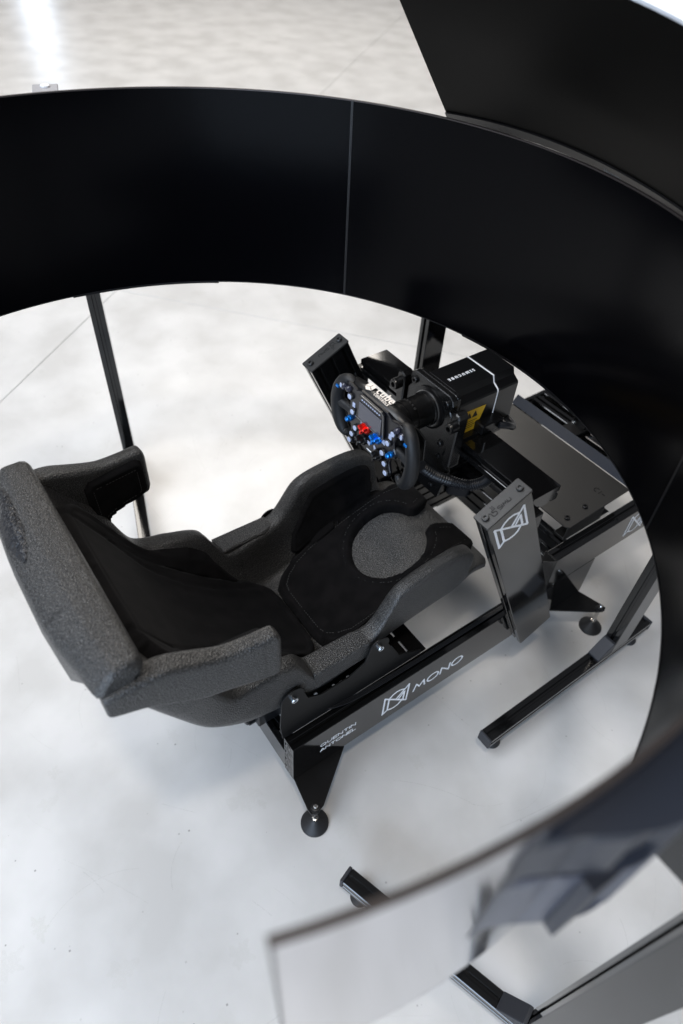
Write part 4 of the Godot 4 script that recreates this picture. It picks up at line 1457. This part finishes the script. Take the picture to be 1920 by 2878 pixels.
		var ctrl := [[0.088, 0.066, -0.006, 0.012], [0.104, 0.068, -0.004, 0.0155], [0.120, 0.058, 0.0, 0.0165], [0.131, 0.036, 0.002, 0.0168], [0.136, 0.008, 0.002, 0.0172], [0.135, -0.022, 0.0, 0.0182], [0.129, -0.050, -0.002, 0.0185], [0.118, -0.070, -0.003, 0.016], [0.106, -0.078, -0.004, 0.0125], [0.096, -0.074, -0.004, 0.009], [0.090, -0.064, -0.004, 0.006]]
		for i in ctrl.size() - 1:
			for q in 4:
				var a: Array = ctrl[maxi(i - 1, 0)]
				var b: Array = ctrl[i]
				var c: Array = ctrl[i + 1]
				var e: Array = ctrl[mini(i + 2, ctrl.size() - 1)]
				path.append(crv(Vector3(s * a[0], a[1], a[2]), Vector3(s * b[0], b[1], b[2]), Vector3(s * c[0], c[1], c[2]), Vector3(s * e[0], e[1], e[2]), q / 4.0))
				rad.append(lerpf(b[3], c[3], q / 4.0) * 0.92)
		obj("grip", MB.new().tube(path, rad, 18), M.grip, o)
		obj("spoke", MB.new().tube([Vector3(s * 0.07, -0.004, -0.004), Vector3(s * 0.10, -0.004, -0.004), Vector3(s * 0.13, -0.002, 0.0)], [0.013, 0.010, 0.013], 14), M.grip, o)
		# shift paddles behind
		obj("shift_paddle", MB.new().prism(vec2s([[0.03, 0.03], [0.09, 0.045], [0.118, 0.035], [0.122, -0.02], [0.10, -0.05], [0.085, -0.02], [0.03, 0.0]]), 0.004, Transform3D(Basis(Vector3(s, 0, 0), Vector3.UP, Vector3(0, 0, s)), Vector3(0, 0, -0.048 if s > 0 else -0.044)), 0.001), M.plate, o)
	# rotary knobs with a finger bar
	for k in [[-0.014, 0.001, M.red], [0.027, 0.001, M.blue], [-0.021, -0.036, M.motor], [0.037, -0.041, M.motor]]:
		var rx := Transform3D(Basis(Vector3(1, 0, 0), PI / 2), Vector3(k[0], k[1], 0.008))
		var kn := obj("rotary_knob", MB.new().lathe([Vector2(0.0145, 0.0), Vector2(0.0145, 0.006), Vector2(0.0125, 0.0075), Vector2(0.0115, 0.0078)], rx, 28), k[2], o)
		var fb := MB.new()
		for a in [25.0, 145.0, 265.0]:
			fb.box(Vector3(0.0065, 0, 0.013), Vector3(0.011, 0.006, 0.014), 0.0018, Transform3D(Basis(Vector3(0, 0, 1), deg_to_rad(a)), Vector3(k[0], k[1], 0.008)))
		obj("finger_bar", fb, k[2], kn)
	for t in [[-0.033, 0.004, 20], [-0.004, -0.035, 80], [0.047, 0.002, -10], [0.02, -0.035, 30]]:
		obj("label_plate", MB.new().prism(vec2s([[-0.0055, -0.006], [0.0055, -0.006], [0.002, 0.007], [-0.003, 0.006]]), 0.0008, Transform3D(Basis(Vector3(0, 0, 1), deg_to_rad(t[2])), Vector3(t[0], t[1], 0.0082))), M.label, o)
	obj("label_plate", MB.new().prism(rounded(0.024, 0.0032, 0.001), 0.0008, fp.call(0.004, -0.055, 0.0082)), M.white, o)

# ---------------------------------------------------------------- pedals
func pedals() -> void:
	var o := thing("pedal_tray", "dark grey steel heel plate with bolts in front of the pedals", "pedal tray")
	var n := Vector3(0, 1, 0)
	# sloping heel plate: rises towards the pedals
	var p0 := Vector3(0, 0.437, -1.318)
	var p1 := Vector3(0, 0.452, -1.588)
	var fwd := (p1 - p0).normalized()
	var X := Transform3D(Basis(Vector3.RIGHT, fwd, Vector3.RIGHT.cross(fwd)), p0)
	var L := p0.distance_to(p1)
	obj("heel_plate", MB.new().prism(vec2s([[-0.245, 0.008], [-0.237, 0.0], [0.237, 0.0], [0.245, 0.008], [0.245, L - 0.004], [-0.245, L - 0.004]]), 0.004, X, 0.0006), M.deck, o)
	# upturned toe board behind it
	obj("toe_board", MB.new().prism(vec2s([[-0.245, 0.0], [0.245, 0.0], [0.245, 0.034], [-0.245, 0.034]]), 0.004, face(p1 + Vector3(0, 0.004, 0.002), Vector3.RIGHT, Vector3(0, 0.75, -0.66)), 0.0006), M.navy, o)
	for s in [-1, 1]:
		obj("side_flange", MB.new().box(Vector3(s * 0.243, 0.415, -1.40), Vector3(0.004, 0.048, 0.16), 0.0008), M.deck, o)
		obj("leg_plate", MB.new().box(Vector3(s * 0.225, 0.3965, -1.42), Vector3(0.036, 0.004, 0.2), 0.0008), M.deck, o)
		for z in [[0.215, 0.03], [0.215, 0.105]]:
			bolt(o, X * Vector3(s * z[0], z[1], 0.004), X.basis.z, 0.0085, 0.0045, M.motor)
	for e in [[0.075, 0.03]]:
		bolt(o, X * Vector3(e[0], e[1], 0.003), X.basis.z, 0.012, 0.0022, M.deck)
	# small embossed mark
	obj("embossed_mark", strokes([arc(0, 0, 0.008, 0.008, 60, 300, 10), [[0.012, -0.008], [0.012, 0.008]], [[0.02, 0.0], [0.03, 0.0]]], 1.0, 0.002, X * Transform3D(Basis.IDENTITY, Vector3(0.19, 0.185, 0.0041)), 0.0004), M.plate, o)
	for s in [[-0.12], [0.0], [0.13]]:
		obj("cross_bar", bar(Vector3(-0.249, 0.405, -1.72 - (s[0] + 0.12) * 0.5), Vector3(0.249, 0.405, -1.72 - (s[0] + 0.12) * 0.5), Vector3.UP, 0.04, 0.04, [1, 1, 1, 1]), M.alu, o)
	# the pedals themselves
	var q := thing("pedal_set", "black pedals with bright steel springs beyond the heel plate", "pedals")
	for px in [-0.05, 0.13]:
		var base := obj("pedal_base", MB.new().box(Vector3(px, 0.435, -1.75), Vector3(0.06, 0.015, 0.2), 0.002), M.motor, q)
		for sx in [-0.024, 0.024]:
			obj("pedal_arm", MB.new().prism(vec2s([[-1.70, 0.44], [-1.73, 0.44], [-1.78, 0.62], [-1.765, 0.63], [-1.745, 0.60]]), 0.006, Transform3D(Basis(Vector3(0, 0, 1), Vector3.UP, Vector3(-1, 0, 0)), Vector3(px + sx + 0.003, 0, 0)), 0.001), M.motor, q)
		obj("pedal_pad", MB.new().box(Vector3.ZERO, Vector3(0.07, 0.13, 0.008), 0.003, Transform3D(Basis(Vector3(1, 0, 0), -0.35), Vector3(px, 0.585, -1.72))), M.navy, q)
		obj("damper_rod", MB.new().tube([Vector3(px, 0.47, -1.70), Vector3(px, 0.50, -1.86)], 0.006, 12), M.steel, q)
		obj("spring", MB.new().tube(coil(Vector3(px, 0.47, -1.73), Vector3(px, 0.492, -1.83), 0.014, 6), 0.0025, 8), M.zinc, q)
		for z in [-1.70, -1.79]:
			bolt(q, Vector3(px + 0.028, 0.47, z), Vector3(1, 0, 0), 0.008, 0.006, M.zinc)
			bolt(q, Vector3(px - 0.018, 0.443, z), Vector3(0, 1, 0), 0.007, 0.005, M.zinc)

func coil(a: Vector3, b: Vector3, r: float, turns: int) -> Array:
	var d := (b - a).normalized()
	var s := d.cross(Vector3.RIGHT).normalized()
	var t := d.cross(s)
	var p := []
	var n := turns * 14
	for i in n + 1:
		var f := float(i) / n
		var w := f * turns * TAU
		p.append(a.lerp(b, f) + (s * cos(w) + t * sin(w)) * r)
	return p

# ---------------------------------------------------------------- cables
func smooth_path(ctrl: Array, n := 10) -> Array:
	var p := []
	for i in ctrl.size() - 1:
		for q in n:
			p.append(crv(ctrl[maxi(i - 1, 0)], ctrl[i], ctrl[i + 1], ctrl[mini(i + 2, ctrl.size() - 1)], float(q) / n))
	p.append(ctrl[-1])
	return p

func cables() -> void:
	# sleeved spiral cable hanging below the wheel
	var path := smooth_path([Vector3(0.07, 0.765, -0.87), Vector3(0.085, 0.73, -0.905), Vector3(0.105, 0.705, -0.945), Vector3(0.135, 0.70, -0.975), Vector3(0.16, 0.72, -0.995), Vector3(0.17, 0.745, -1.005)], 14)
	var rad := []
	var fine := []
	for i in path.size() - 1:
		for q in 3:
			fine.append(path[i].lerp(path[i + 1], q / 3.0))
			rad.append(0.0125 + 0.0018 * sin(fine.size() * TAU / 6.0))
	var o := obj("corrugated_cable", MB.new().tube(fine, rad, 16), M.cable)
	tag(o, "black corrugated cable sleeve hanging below the steering wheel", "cable")
	var pc := obj("power_cable", MB.new().tube(smooth_path([Vector3(0.035, 0.80, -1.14), Vector3(0.06, 0.785, -1.15), Vector3(0.085, 0.785, -1.145), Vector3(0.105, 0.795, -1.125), Vector3(0.108, 0.812, -1.10), Vector3(0.098, 0.815, -1.08)], 10), 0.0085, 14), M.cable)
	tag(pc, "thick black power cable looping down from the back of the motor", "cable")
	# thin leads lying along the near rail
	for k in 3:
		var dx := k * 0.007
		var l := obj("thin_lead", MB.new().tube(smooth_path([Vector3(0.225 - dx, 0.272, -0.45), Vector3(0.235 - dx, 0.278, -0.47), Vector3(0.258 - dx * 0.7, 0.276, -0.52), Vector3(0.266 - dx * 0.7, 0.266, -0.60), Vector3(0.268 - dx * 0.5, 0.263, -0.80), Vector3(0.268 - dx * 0.5, 0.263, -1.0), Vector3(0.27 - dx * 0.5, 0.266, -1.13)], 10), 0.0024, 8), M.cable)
		tag(l, ["thin black lead on the lettered rail, the one curling nearest its outer edge", "thin black lead on the lettered rail, the middle one of three", "thin black lead on the lettered rail, the innermost one nearest the seat"][k], "cable", "thin leads along the lettered rail")
